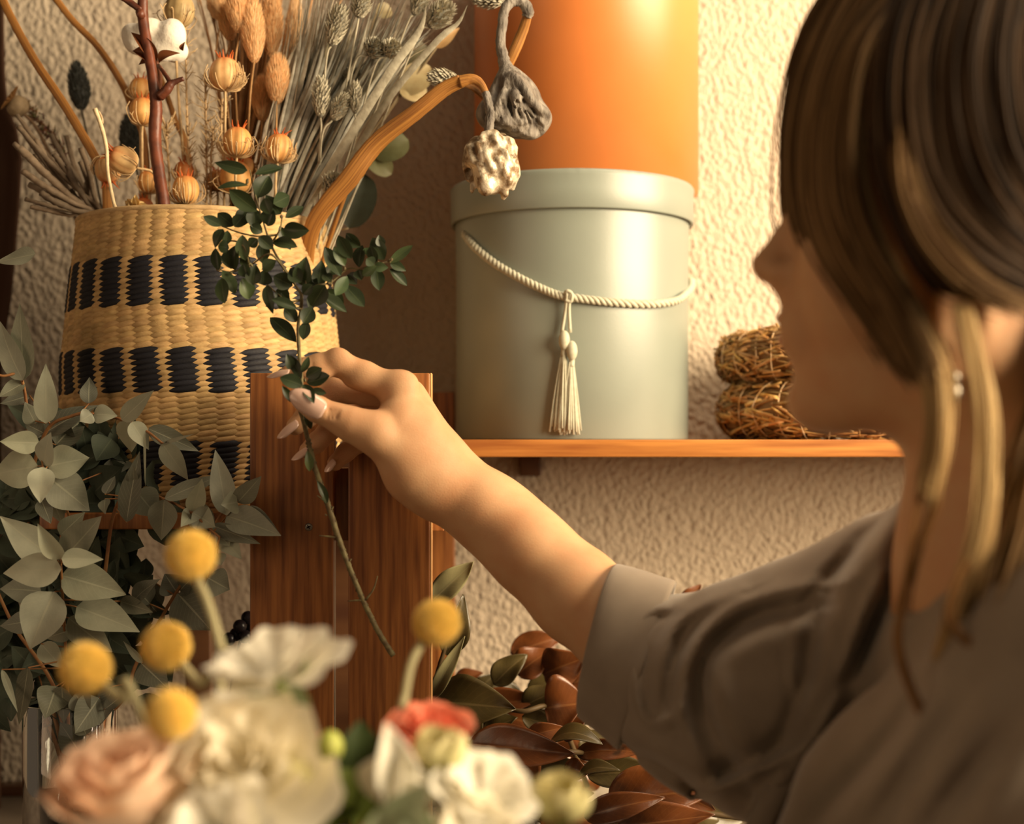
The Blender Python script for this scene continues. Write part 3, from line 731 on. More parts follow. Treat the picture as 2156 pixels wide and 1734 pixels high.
# sides pulled back over the ear
sheet(m,[G_((1900,-80,.765),(1850,100,.742),(1840,280,.728),(1880,450,.720),(1960,585,.712),(2090,625,.712)),
         G_((1980,-80,.75),(1930,110,.732),(1940,300,.718),(2000,440,.710),(2100,540,.708),(2220,620,.72))],420,.0012,HD,HB,.002)
sheet(m,[G_((1960,-60,.75),(1900,120,.735),(1900,330,.722),(1960,480,.716),(2070,590,.712),(2200,640,.72)),
         G_((2080,-80,.74),(2040,120,.722),(2060,300,.712),(2120,430,.708),(2220,540,.72)),
         G_((2240,-80,.74),(2220,120,.722),(2230,260,.715),(2280,360,.73))],600,.0012,HD,HB,.002)
sheet(m,[G_((1900,60,.76),(1885,330,.716),(1930,480,.708),(2030,600,.703),(2150,660,.71)),G_((1925,60,.76),(1908,330,.713),(1960,480,.705),(2060,590,.70),(2170,640,.707))],60,.0008,HB,HM,.0025)
# lock hanging in front of the ear down to the collar
sheet(m,[G_((2010,640,.708),(2035,740,.700),(2058,850,.697),(2062,980,.700),(2050,1120,.705),(2010,1250,.712),(1975,1380,.72)),
         G_((2035,640,.706),(2060,740,.698),(2082,850,.695),(2085,980,.698),(2075,1120,.703),(2045,1260,.71),(1990,1400,.72))],130,.0008,HG,HL,.0012)
# hair falling behind the neck
sheet(m,[G_((2240,640,.75),(2190,860,.735),(2150,1000,.72),(2120,1150,.71),(2080,1290,.70)),G_((2330,640,.76),(2290,860,.74),(2250,1000,.72),(2200,1170,.71),(2150,1300,.71)),G_((2420,700,.8),(2380,900,.78),(2330,1100,.76),(2260,1300,.74))],330,.0012,HB,HM,.005)
# crown, far side and back of the head swept to the nape
sc_=hp(-.016,0,.040); bd=Vector((-.93,0,-.42)).normalized(); nst=0
while nst<1900:
    d0=Vector([random.gauss(0,1) for _ in range(3)]).normalized()
    if d0.z<(-.72 if d0.x<-.12 else -.35) or d0.x>.62: continue
    if d0.y>.05 and not (d0.x<-.12 or d0.z>.93): continue
    nst+=1; k=random.uniform(1.015,1.06); line=[]
    an=d0.angle(bd); 
    if an<.05 or an>3.0: continue
    for i in range(17):
        t=i/16; q=(d0*math.sin((1-t)*an)+bd*math.sin(t*an))/math.sin(an)
        kk=k+.012*math.sin(t*9+nst)*.5
        line.append(sc_+HF*(q.x*.098*kk)+HSd*(q.y*.080*kk)+HU*(q.z*.092*kk))
    v=random.uniform(.6,1.5); c=tuple(x*(1-v*.4)+y*v*.4 for x,y in zip(HD,HB)); tube(m,line,[.0012,.0014,.0013],n=16,seg=4,c=c,smooth=False,cap=False)
g0=sc_+HF*(bd.x*.103)+HU*(bd.z*.096)
for i in range(260):
    o_=Vector([random.gauss(0,.007) for _ in range(3)]); e_=Vector((random.gauss(0,.016),random.gauss(0,.016),random.uniform(-.02,.03)))
    v=random.random(); tube(m,[g0-HF*.004+o_*.6-HF*-.012,g0-HF*.016+o_,g0+Vector((.030,-.010,-.05))+o_*1.4,g0+Vector((.018,-.020,-.13))+e_*.8,g0+Vector((-.004,-.03,-.20))+e_],[.0012,.0012,.0005],n=16,seg=4,c=tuple(x*(1-v)+y*v for x,y in zip(HB,HM)),cap=False)
# thin wisps
for g in (G_((1940,1000,.735),(1925,1120,.73),(1905,1250,.725),(1890,1350,.72),(1920,1460,.712),(1965,1530,.705),(2050,1550,.70),(2156,1530,.69)),
          G_((2040,1180,.705),(2000,1300,.70),(2060,1370,.69),(2170,1400,.68)),G_((1970,1050,.73),(1930,1180,.728),(1900,1300,.725))):
    sheet(m,[g],7,.0007,(.22,.10,.03),(.26,.14,.05),.0012)
m.build('hair',M['hair'],PERSON)
# ---- shirt
random.seed(31)
SL=SDF()
ax=PP((1410,1418,1.060),(1450,1440,1.050),(1530,1470,1.03),(1660,1470,.995),(1800,1380,.965),(1930,1270,.935),(2060,1210,.875))
SL.ell(P(1572,1312,1.0),(.034,.030,.024),k=.02); SL.chain(ax,[.0490,.0575,.069,.079,.072,.058,.054],k=.03)
base=SL; 
def ridge(S_,pts,r,k=.012,sink=.35,op=1,D0=.6,D1=1.3,ref=None):
    Q=[]
    for (x,y) in pts:
        D=(ref or S_).surf(x,y,D0,D1)
        if D is None: D=Q[-1][1] if Q else 1.0
        Q.append((P(x,y,D+r*sink*(1 if op>0 else -1)),D))
    q=[a for a,_ in Q]; c=catmull([list(v) for v in q],max(6,len(q)*4)); n=len(c)-1
    for i in range(n):
        t0=math.sin(math.pi*(i/n*.86+.07))**.5; t1=math.sin(math.pi*((i+1)/n*.86+.07))**.5
        S_.cap(c[i],c[i+1],r*t0,r*t1,k=k,op=op)
SL.cap(P(2090,1360,.87),Vector((.36,.87,H-.40)),.075,.10,k=.03)
# back and side of the shirt, near the camera
SL.chain(PP((2060,1210,.875),(2190,1330,.80),(2380,1420,.72)),[.060,.066,.075],k=.03)
TR=SDF()
TR.chain(PP((2075,1520,.80),(2000,1720,.81),(1990,2000,.82)),[.050,.078,.10],k=.03)
TR.chain(PP((2330,1470,.72),(2300,1800,.73)),[.080,.11],k=.03)
TR.cap(P(2300,1800,.73),Vector((.40,.80,.98)),.11,.15,k=.05); TR.cap(Vector((.40,.80,.98)),Vector((.44,.84,.82)),.15,.155,k=.05)
TR.chain(PP((2360,1440,.70),(2400,1900,.64)),[.07,.06],k=.03)
TR.chain([P(1990,2000,.82),Vector((.37,.84,.95))],[.10,.14],k=.05)
for pts,a,w_,sy in (([(1960,1440),(1880,1560),(1790,1660),(1700,1760)],.007,34,1),([(2030,1490),(1930,1620),(1850,1760)],.007,40,1),([(2140,1540),(2040,1660),(1960,1760)],.008,46,1)): TR.fold(pts,a,w_,sy)
for pts,a,w_,sy in (([(1720,1243),(1640,1258),(1560,1286),(1500,1330),(1462,1395),(1440,1470),(1455,1540),(1490,1600)],-.010,26,1.0),
   ([(1705,1285),(1610,1302),(1525,1345),(1488,1385),(1482,1440),(1502,1510),(1545,1590),(1580,1660)],.007,24,1.1),
   ([(1560,1250),(1470,1290),(1425,1330),(1400,1400),(1392,1470),(1410,1520)],-.006,20,1.0),
   ([(1340,1400),(1345,1470),(1372,1515),(1415,1500),(1440,1455)],-.005,18,.9),
   ([(1900,1080),(1805,1160),(1748,1255),(1722,1340),(1700,1450),(1652,1560),(1600,1660)],.009,26,1.1),
   ([(1925,1125),(1855,1230),(1815,1320),(1785,1420),(1735,1530),(1690,1600)],-.008,22,1.1),
   ([(1905,1200),(1855,1310),(1805,1400),(1735,1500),(1650,1620)],.007,20,1.0),
   ([(1790,1180),(1730,1235),(1690,1290)],.006,18,1),([(1662,1290),(1655,1400),(1668,1480)],.003,10,1),
   ([(1320,1568),(1400,1606),(1460,1650),(1530,1730)],.006,18,1.2),([(1490,1662),(1590,1618),(1690,1565)],-.009,18,1.2),([(1350,1330),(1375,1300),(1420,1290)],.003,12,1)): SL.fold(pts,a,w_*1.25,sy)
SL.sub(TR,.012)
neck=SDF(); 
SL.cap(hp(-.02,0,-.05),P(2110,1170,.82),.06,.066,k=.01,op=-1); SL.cap(P(1080,1262,1.09),P(1205,1322,1.078),.070,.070,k=.002,op=-1)   # neckline
# inside of the cuff end is open
SL.cap(P(1225,1320,1.082),P(1345,1385,1.066),.040,.040,k=.004,op=-1)
m=MB(); SL.mesh(m,(P(1240,0,1.07).x-.03,.50,.62),(.66,1.13,P(0,1020,.9).z),.0029)
shirt=m.build('shirt',M['shirt'],PERSON)
# turned-up cuff
m=MB(); vs=[];fs=[]; n=72
rings=[(1262,1344,1.077,(-35,-157),.045,.012,.0),(1259,1344,1.077,(-37,-160),.0475,.013,0),(1285,1357,1.073,(-42,-163),.051,.012,0),(1315,1374,1.069,(-49,-166),.0535,.011,0),(1345,1392,1.065,(-55,-170),.060,.012,0),(1364,1401,1.062,(-59,-176),.067,.013,0),(1365,1402,1.062,(-56,-168),.062,.013,0),(1340,1390,1.066,(-52,-160),.052,.011,0)]
RR=[]
for (x,y,D,(ux,uy),dep,lx,_) in rings:
    c=P(x,y,D); upv=P(x-ux,y+uy,D)-c
    nr=Vector((-lx,-dep,-.002)); ring=[]
    for k in range(n):
        a=2*math.pi*k/n; w_=.0012*math.sin(3*a+x*.03)+.0008*math.sin(5*a+y*.05)
        q=c+upv*math.cos(a)+nr*math.sin(a); q=c+(q-c)*(1+w_/.05); ring.append(q)
    RR.append(ring); vs.extend(ring)
for i in range(len(RR)-1):
    for k in range(n): fs.append((i*n+k,i*n+(k+1)%n,(i+1)*n+(k+1)%n,(i+1)*n+k))
m.add(vs,fs); m.build('cuff',M['shirt'],shirt,thick=.0012,sub=1)
m=MB()
for i in range(4):
    a=P(1300+i*4,1566,1.02); tube(m,[a,P(1290+i*8,1576+3*i,1.02),P(1302-i*5,1588,1.02),P(1310+i*3,1572,1.02)],.0003,n=10,seg=3)
m.build('loose_thread',M['shirt'],shirt)
# hanging front edge of the open shirt
def ribbon(mb,pts,widths,normal,thick=.0015,n=40):
    c=catmull([list(p) for p in pts],n); vs=[];fs=[]
    for i,p in enumerate(c):
        t=Vector(c[min(i+1,n)])-Vector(c[max(i-1,0)]); t.normalize(); s=t.cross(Vector(normal)).normalized(); w_=np.interp(i/n,np.linspace(0,1,len(widths)),widths)
        for u in (-1,-.5,0,.5,1): vs.append(Vector(p)+s*u*w_*.5+Vector(normal)*(.003*(1-u*u)))
    for i in range(n):
        for j in range(4): a=i*5+j; fs.append((a,a+1,a+6,a+5))
    mb.add(vs,fs)
m=MB(); ribbon(m,PP((1885,1230,.89),(1830,1370,.90),(1760,1480,.91),(1690,1580,.915),(1620,1700,.92),(1570,1800,.92)),[.012,.012,.013,.014,.016,.018],(-.3,-.95,.1)); m.build('shirt_placket',M['shirt'],shirt,thick=.0016)
m=MB(); ribbon(m,PP((1960,1270,.90),(1880,1400,.925),(1800,1500,.94),(1700,1640,.95),(1640,1790,.95)),[.03,.035,.03,.026,.03],(-.2,-.95,.1)); m.build('shirt_front',M['shirt'],shirt,thick=.0016)
# trousers, shoes hidden below the frame
m=MB(); TS=SDF()
for s in (1,-1): TS.chain([Vector((.42,.84+s*.06,.92)),Vector((.46,.84+s*.09,.50)),Vector((.48,.84+s*.09,.10))],[.125,.085,.07],k=.05)
TS.mesh(m,(.2,.55,.02),(.68,1.13,1.06),.008); m.build('trousers',M['shirt'],PERSON)
for s in (1,-1):
    m=MB(); q=SDF(); q.cap(Vector((.50,.84+s*.09,.05)),Vector((.36,.84+s*.10,.038)),.048,.038,k=.01); q.mesh(m,(.25,.84+s*.09-.07,-.02),(.58,.84+s*.09+.07,.12),.006); m.build('shoe',M['darkwood'],PERSON)
# ================= boxwood sprig in the hand
random.seed(8)
def Z3(x,y,D=1.112): return P(420+x/3.212,320+y/3.212,D)
SP=empty('boxwood_sprig',Z3(700,1500),'dark green boxwood sprig held upright between finger and thumb','sprig')
stem=MB()
tube(stem,[Z3(340,120),Z3(380,300),Z3(425,450),Z3(490,640),Z3(590,810),Z3(690,960)],[.0005,.0011],n=40,seg=7,rough=.12)
main=[Z3(690,950),Z3(688,1060),Z3(668,1180),Z3(678,1430),Z3(690,1560,1.106),P(628,845,1.104),P(640,890,1.107),P(652,940,1.110),P(665,990,1.110),P(690,1060,1.110),P(712,1130,1.110),P(740,1205,1.110),P(772,1280,1.110),P(800,1335,1.110),P(828,1380,1.110)]
tube(stem,main,[.0013,.0014,.0016,.0017,.0019,.0024,.0022,.0021,.0023],n=120,seg=9,rough=.10)
for br in ([(700,950),(800,900),(890,880),(1000,790),(1080,790),(1190,760),(1310,735)],[(520,560),(400,570),(270,545),(150,500)],[(600,830),(480,690),(350,760),(215,810),(120,790)],
           [(690,1000),(600,1010),(530,960),(455,890)],[(500,600),(545,520),(560,430)],[(700,960),(720,880),(700,830)],[(560,640),(620,640),(600,600)],[(340,770),(300,640),(220,600),(150,640)],[(690,1060),(660,1055)]):
    tube(stem,[Z3(x,y,1.112-.006*math.sin(i*1.7)) for i,(x,y) in enumerate(br)],[.0009,.0005],n=26,seg=6,rough=.12)
for tw in ([(690,1059),(668,1043)],[(709,1131),(672,1127)],[(762,1263),(732,1265)],[(770,1262),(786,1240),(795,1212)],[(698,1072),(702,1066)],[(736,1180),(740,1176)],[(688,1085),(684,1082)]):
    tube(stem,[P(x,y,1.109) for x,y in tw],[.0010,.0005],n=6,seg=5,rough=.15)
for _ in range(26):
    x,y=random.choice([(560,440),(540,560),(880,885),(1290,735),(1200,760),(985,780),(345,760),(130,790),(215,805),(160,510),(705,1540),(440,460),(600,825),(320,200),(1260,745)])
    ellipsoid(stem,Z3(x+random.uniform(-12,12),y+random.uniform(-12,12),1.109+random.uniform(-.002,.002)),(random.uniform(-1,1),0,1),.0016,.0011,nz=5,seg=6)
for i in range(60):
    c=catmull([list(p) for p in main],100); k=random.randint(45,99); q=Vector(c[k])
    ellipsoid(stem,q+Vector((random.choice((-1,1))*.0018,-.0006,0)),(0,0,1),.0012,.0009,nz=4,seg=5)
stem.build('stem',M['box_stem'],SP)
LV='''325,125,118,75,65;375,150,550,110,60;470,160,395,300,95;330,225,135,245,40;390,400,215,265,90;370,520,370,390,85;550,420,455,300,75;500,350,600,300,80,p;460,500,500,400,90;580,445,695,375,55;570,520,730,530,85;540,500,610,650,60;495,610,650,640,70;150,500,35,440,55;230,500,130,420,70;260,510,330,380,80;160,520,110,640,65;190,530,180,620,50,p;290,560,310,720,75,p;400,570,490,650,70;430,600,425,740,70;340,640,390,590,60;130,800,110,660,65;155,800,235,950,70,p;150,850,170,1010,75;215,790,190,670,80;240,800,250,640,80;340,770,290,700,60,p;430,810,510,740,80,p;290,850,330,985,85,p;360,900,380,770,80;430,900,440,800,80;500,840,620,900,90;455,900,495,1080,60;520,930,600,1000,70,p;660,1060,500,1000,55;655,1150,580,1060,70;655,1285,490,1130,85;700,1270,725,1150,60;700,1160,760,1060,80;690,880,620,790,80;690,900,720,720,95;700,960,760,900,60;720,900,740,820,60;800,920,825,745,75;740,960,790,860,70;850,900,760,1040,95;850,930,965,1025,75;840,980,985,1075,80;890,880,840,830,60;955,840,855,655,80;985,770,915,650,60,p;1030,720,945,575,75;1090,640,1000,555,70;1080,780,1100,640,75;1000,840,925,960,65,p;985,900,1105,1035,80;1000,830,1060,890,70;1075,795,1095,860,60;1130,720,1180,760,60;1195,750,1160,640,60;1250,730,1175,590,85,p;1230,640,1215,565,50;1195,780,1215,925,70;1200,770,1110,830,50,p;1280,750,1430,640,50,p;1290,750,1390,800,50;1285,790,1395,895,60;1180,770,1270,780,50,p;1120,690,1150,650,40,p;300,430,240,500,70;340,500,420,540,60;200,650,130,640,70;480,420,440,320,70;330,850,300,760,70;540,1060,590,930,60;800,960,740,1040,70;870,830,900,780,60;620,1470,590,1370,50,g;690,1530,620,1385,55,g;690,1490,735,1390,40,g;720,1520,820,1465,65,g;725,1560,870,1515,75,g;700,1580,555,1530,75,g;705,1570,770,1690,55,n;740,1620,850,1630,45,g;640,1700,565,1590,40,g'''
for r in LV.split(';'):
    q=r.split(','); x0,y0,x1,y1,wd=map(float,q[:5]); fl=q[5] if len(q)>5 else ''
    D=1.110+random.uniform(-.008,.008)
    if fl=='g': D=1.100
    if fl=='n': D=1.079
    L_=(Vector(Z3(x1,y1))-Vector(Z3(x0,y0))).length; dd=random.uniform(-.35,.35)*L_
    if fl in 'gn' and fl: dd=random.uniform(-.006,.0)
    x1+=(x1-x0)*.08; y1+=(y1-y0)*.08
    b=Z3(x0,y0,D if fl!='n' else 1.090); t=Z3(x1,y1,D+dd if fl!='n' else 1.0775)
    k=random.uniform(.8,1.3)*(2.0 if fl=='p' else 1)
    mb=MB(); leaf(mb,b,t,wd*1.38/3.212/FPX*D,(random.uniform(-.5,.5),-1,random.uniform(-.3,.6)),'el' if random.random()<.7 else 'ov',bend=random.uniform(-.04,.10),fold=random.uniform(.12,.32),n=10,m=6,c=(k,k*random.uniform(.95,1.05),k*random.uniform(.8,1.0)))
    mb.build('leaf',M['box_leaf'],SP)
for a,b,wd,fl in (((652,992),(647,948),20,2.6),((655,903),(640,868),16,1),((690,1058),(668,1012),17,.9),((688,1060),(676,1030),12,1)):
    mb=MB(); leaf(mb,P(*a,1.108),P(*b,1.104),wd/FPX*1.1,(.3,-1,.2),'el',bend=.1,fold=.3,c=(fl*1.3,fl*1.15,fl)); mb.build('leaf',M['box_leaf'],SP)
# ================= glass vase with eucalyptus
random.seed(14)
VX,VY=P(148,0,1.20).x,1.20
VA=empty('glass_vase',(VX,VY,TZ),'clear glass cylinder vase of water with eucalyptus stems, at the lower left','vase')
VR=.0385; vh=H-(1475-HY)/FPX*1.2-TZ
m=MB(); lathe(m,(VX,VY,TZ+.0006),(0,0,1),[(.001,0),(VR-.002,0),(VR,.003),(VR,vh-.001),(VR-.0008,vh),(VR-.0016,vh-.001),(VR-.0018,.012),(VR-.006,.009),(.001,.009)],64); m.build('glass_wall',M['glass'],VA)
m=MB(); lathe(m,(VX,VY,TZ+.0006),(0,0,1),[(.001,.0095),(VR-.0045,.0095),(VR-.0031,.013),(VR-.0031,vh*.62),(.001,vh*.62)],64); m.build('water',M['water'],VA)
stems={1:[(150,1900,1.20),(145,1600,1.20),(140,1400,1.19),(128,1187,1.145)],
 2:[(150,1900,1.205),(170,1600,1.205),(185,1300,1.21),(150,1100,1.2),(90,982,1.155)],
 4:[(140,1900,1.21),(120,1600,1.21),(80,1300,1.23),(60,1060,1.22),(95,912,1.20),(150,876,1.19),(195,870,1.185),(250,881,1.18),(305,905,1.175),(341,932,1.17)],
 5:[(150,1900,1.195),(175,1600,1.20),(215,1250,1.205),(240,1080,1.20),(283,1033,1.185),(345,1050,1.175),(400,1078,1.165),(462,1130,1.155)],
 6:[(145,1900,1.19),(180,1600,1.19),(260,1470,1.20),(290,1390,1.21),(375,1240,1.21),(400,1215,1.21),(420,1160,1.2),(480,1060,1.185),(500,1050,1.18)],
 7:[(150,1900,1.215),(110,1600,1.22),(55,1300,1.23),(62,1000,1.22),(48,805,1.20),(0,790,1.19),(-60,760,1.19)],
 8:[(148,1900,1.2),(100,1500,1.2),(20,1300,1.2),(-60,1100,1.19),(-50,1040,1.185)]}
desc={1:'eucalyptus branch in the vase ending in the large pale leaf star above the yellow balls',2:'eucalyptus branch in the glass vase with a pale leaf star at the left picture edge',
 4:'eucalyptus branch in the glass vase arching right in front of the lower basket',5:'eucalyptus branch in the glass vase reaching right to the wooden stand',
 6:'thin dark eucalyptus branch in the glass vase behind the topmost yellow ball',7:'tallest eucalyptus branch in the glass vase, rising left of the basket',8:'eucalyptus branch in the glass vase leaning out past the left picture edge'}
BR={}; pts_={}
for k,g in stems.items():
    E_=empty('eucalyptus_branch',P(*g[1]),desc[k],'branch','eucalyptus branches in the glass vase'); BR[k]=E_
    g=[((q[0]-148)*.35+148,q[1],q[2]) if q[1]>=1500 else q for q in g]
    c=catmull([list(P(*q)) for q in g],70); pts_[k]=c
    m=MB(); tube(m,[Vector(p) for p in c],[.0018,.0016,.0013,.0010],n=70,seg=7,smooth=False); m.build('stem',M['euc_stem'],E_)
def near(p,ks):
    best=(9,None,None)
    for k in ks:
        for q in pts_[k]:
            d=np.linalg.norm((np.array(q)-np.array(p))*np.array((1,.4,1)))
            if d<best[0]: best=(d,k,q)
    return best
def euc(a,b,wd,D0,D1,ks=None,shade=None,shape='pt',mt='euc_leaf',fold=.12,bend=.05):
    pa,pb=P(*a,D0),P(*b,D1); d,k,q=near(pa,ks or list(stems)); par=BR[k]
    kk=shade or random.uniform(.7,1.05); mb=MB()
    leaf(mb,pa,pb,wd*1.24/FPX*D0,(random.uniform(-.35,.45),-1,random.uniform(-.1,.55)),shape,bend=bend*random.uniform(-.4,1.4),fold=fold*random.uniform(.3,1.8),wave=random.uniform(0,.035),n=14,m=8,c=(kk,kk,kk*random.uniform(.92,1.02)),twist=random.uniform(-.3,.3))
    lf=mb.build('leaf',M[mt],par)
    if .002<d<.05 and mt!='euc_dark':
        mb=MB(); tube(mb,[Vector(q),pa],[.0008,.0006],n=4,seg=5); mb.build('leaf_stalk',M['euc_stem'],par)
def E5(s,D,ks,**kw):
    for r in s.split(';'):
        x0,y0,x1,y1,wd,sh=[float(v) for v in r.split(',')]; f=2.89
        euc((x0/f,500+y0/f),(x1/f,500+y1/f),wd/f,D+random.uniform(-.008,.008),D+random.uniform(-.025,.02),ks,sh,**kw)
E5('215,100,-20,150,110,.8;140,870,0,510,130,.85;140,870,120,400,150,.7;215,1130,150,1000,100,.7;150,880,-10,970,90,.6;280,1130,280,765,120,1.0',1.195,[7],shape='pt')
E5('560,1070,485,1120,88,1.0;570,1075,715,1085,105,.95;740,1110,935,930,100,.85;770,1110,800,1305,125,1.15;800,1120,905,1290,100,1.05;900,1160,1210,1300,105,.45;985,1250,1145,1475,110,1.05;880,1180,885,1540,14,1.0;1000,1250,1180,1195,22,.9',1.175,[4])
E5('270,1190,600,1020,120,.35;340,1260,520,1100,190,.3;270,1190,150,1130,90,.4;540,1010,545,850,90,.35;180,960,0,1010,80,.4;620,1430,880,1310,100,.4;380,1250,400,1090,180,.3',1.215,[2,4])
E5('240,1250,0,1240,120,1.0;230,1390,-40,1440,200,1.1;290,1390,545,1340,190,.95;300,1460,545,1660,210,.8;300,1560,380,1740,120,.75;250,1590,310,1740,90,.4',1.17,[2])
E5('270,1385,310,1185,130,1.1;260,1395,245,1615,138,1.3',1.150,[2])
E5('820,1520,810,1380,50,.5;640,1560,700,1450,70,.4;640,1590,640,1680,70,.5;830,1540,960,1700,170,.7;1000,1590,1360,1440,90,.6;1000,1590,980,1840,150,.7;1170,1665,1230,1465,100,1.1;1170,1670,1310,1760,130,.9;1175,1670,1100,1760,90,.9;1380,1690,1310,1290,130,.95;1445,1610,1590,1450,110,.6;1445,1610,1345,1625,120,1.0;1450,1690,1700,1800,150,.75;770,1730,850,1300,120,.35',1.165,[5,6])
def E7(s,D,ks,**kw):
    for r in s.split(';'):
        x0,y0,x1,y1,wd,sh=[float(v) for v in r.split(',')]; f=3.468
        euc((x0/f,1000+y0/f),(x1/f,1000+y1/f),wd/f,D+random.uniform(-.004,.004),D+random.uniform(-.02,.012),ks,sh,**kw)
E7('300,850,0,830,190,.8;240,1060,0,1100,150,.6;880,920,1115,1000,110,.6;520,1130,340,1190,120,.6;440,440,620,270,130,.6;970,920,1170,760,130,.5',1.178,[1])
E7('500,1040,820,1290,200,.8;560,960,1020,1145,240,.95',1.164,[1]); E7('470,600,740,300,210,.75;420,620,0,300,230,1.15',1.158,[1])
E7('400,850,220,1270,290,1.0;450,730,920,870,250,.8',1.150,[1]); E7('450,610,275,352,135,1.25;450,610,755,615,130,1.1;450,680,25,715,215,1.25',1.135,[1],fold=.2)
E7('300,1230,460,1410,135,1.0;1040,1370,900,1210,50,.8;1030,1370,1230,1560,200,.4',1.185,[1,6])
def E6(s,D,ks,**kw):
    for r in s.split(';'):
        x0,y0,x1,y1,wd,sh=[float(v) for v in r.split(',')]; f=2.535
        euc((x0/f,1050+y0/f),(x1/f,1050+y1/f),wd/f,D+random.uniform(-.008,.008),D+random.uniform(-.02,.02),ks,sh,**kw)
E6('1030,70,1150,150,120,.95;1130,140,1390,240,75,.5;1170,190,1290,320,90,1.1;1180,200,1225,255,60,.7;1110,420,1225,485,150,.6;1160,290,1180,355,70,.9;1210,90,1500,195,140,.75',1.165,[5])
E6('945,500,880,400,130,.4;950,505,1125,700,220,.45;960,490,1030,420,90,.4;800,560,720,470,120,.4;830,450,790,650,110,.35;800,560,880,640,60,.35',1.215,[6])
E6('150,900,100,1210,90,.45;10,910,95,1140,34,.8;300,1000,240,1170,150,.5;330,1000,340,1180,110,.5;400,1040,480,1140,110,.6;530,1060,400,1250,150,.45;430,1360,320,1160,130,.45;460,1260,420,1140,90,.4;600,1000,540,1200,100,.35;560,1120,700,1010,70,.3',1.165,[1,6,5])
# shaded leaves deep in the bunch
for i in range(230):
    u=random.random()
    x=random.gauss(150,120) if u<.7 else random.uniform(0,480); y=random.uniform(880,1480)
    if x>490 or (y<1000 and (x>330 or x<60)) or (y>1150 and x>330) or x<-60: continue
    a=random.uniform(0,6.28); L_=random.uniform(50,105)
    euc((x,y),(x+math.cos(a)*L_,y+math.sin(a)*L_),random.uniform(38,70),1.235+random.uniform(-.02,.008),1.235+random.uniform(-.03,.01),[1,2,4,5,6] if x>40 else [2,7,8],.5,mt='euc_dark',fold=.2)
# ================= dried flowers in the basket
random.seed(77)
def Q1(x,y,D=1.31): return P(x/3.08,y/3.08,D)
def Q2(x,y,D=1.31): return P(500+x/3.08,y/3.08,D)
GB='dried stems in the woven basket'
def inb(px_,D): return P(px_,640,D)     # a point inside the basket below its rim
def pod(x,y,r,D,col=(.78,.50,.22),tip=(.72,.20,.035),tilt=(0,0,1),foot=None,label='',el=1.0,bend=0,wisps=26):
    """seed head of love-in-a-mist: ribbed papery capsule, crown of points, thready bracts, stem"""
    c=Q1(x,y,D); R=r*1.1/3.08/FPX*D; ax_=Vector(tilt).normalized()
    E_=empty('seed_pod_stem',c,label,'dried flower','dried love-in-a-mist seed heads')
    mb=MB(); n=14; seg=40; d,s,nn=frame(ax_,(0,-1,0)); vs=[];fs=[];cl=[]; ph=random.uniform(0,6)
    for i in range(n+1):
        t=i/n; h=-math.cos(math.pi*t)*R*1.05*el; rr=math.sin(math.pi*t)**.8*R*(1 if t<.75 else 1)
        for k in range(seg):
            a=2*math.pi*k/seg; rib=1-.07*abs(math.cos(a*3+ph))**6; q=max(rr,.0004)*rib
            vs.append(c+d*h+s*q*math.cos(a)+nn*q*math.sin(a)); f=max(0,(t-.55)/.45)**1.3; f=min(1,f+.25*(abs(math.cos(a*3+ph))**10)); cl.append(tuple(col[j]*(1-f)+tip[j]*f for j in range(3)))
    for i in range(n):
        for k in range(seg): fs.append((i*seg+k,i*seg+(k+1)%seg,(i+1)*seg+(k+1)%seg,(i+1)*seg+k))
    mb.add(vs,fs,None,cl); body_=mb.build('capsule',M['pod'],E_)
    mb=MB()
    for k in range(6):
        a=2*math.pi*k/6+ph; rd=s*math.cos(a)+nn*math.sin(a); b=c+d*R*.93*el+rd*R*.38
        tube(mb,[b-d*R*.1,b+d*R*.22+rd*R*.08,b+d*R*random.uniform(.4,.6)+rd*R*random.uniform(.1,.5)],[R*.10,R*.05,R*.02],n=6,seg=5,c=tip)
    mb.build('crown',M['pod'],E_)
    mb=MB()
    for k in range(wisps):
        a=random.uniform(0,6.28); rd=s*math.cos(a)+nn*math.sin(a); p=c-d*R*1.1*el; u=random.uniform(.9,1.35)
        pts=[p,c-d*R*.9*el+rd*R*.75*u,c-d*R*random.uniform(.1,.6)+rd*R*1.12*u,c+d*R*random.uniform(-.3,.7)+rd*R*random.uniform(1.05,1.3)]
        tube(mb,pts,[.0006,.00035],n=10,seg=4,c=(.66,.46,.24))
        if random.random()<.6:
            q=Vector(pts[2]); tube(mb,[q,q+rd*R*.3-d*R*random.uniform(-.3,.3)],.0003,n=3,seg=3,c=(.62,.42,.22))
    mb.build('bracts',M['dry'],E_)
    f=foot or (x/3.08+random.uniform(-12,12)); base=c-d*R*1.05*el; mb=MB(); mid=base-d*R*1.6+Vector((bend,0,0)); ft=inb(f,1.345)
    tube(mb,[base,mid,(mid+ft)/2+Vector((random.uniform(-.003,.003),0,0)),ft],[.0011,.0013,.0014],n=24,seg=6,rough=.15,c=(.60,.42,.22))
    mb.build('stem',M['dry'],E_)
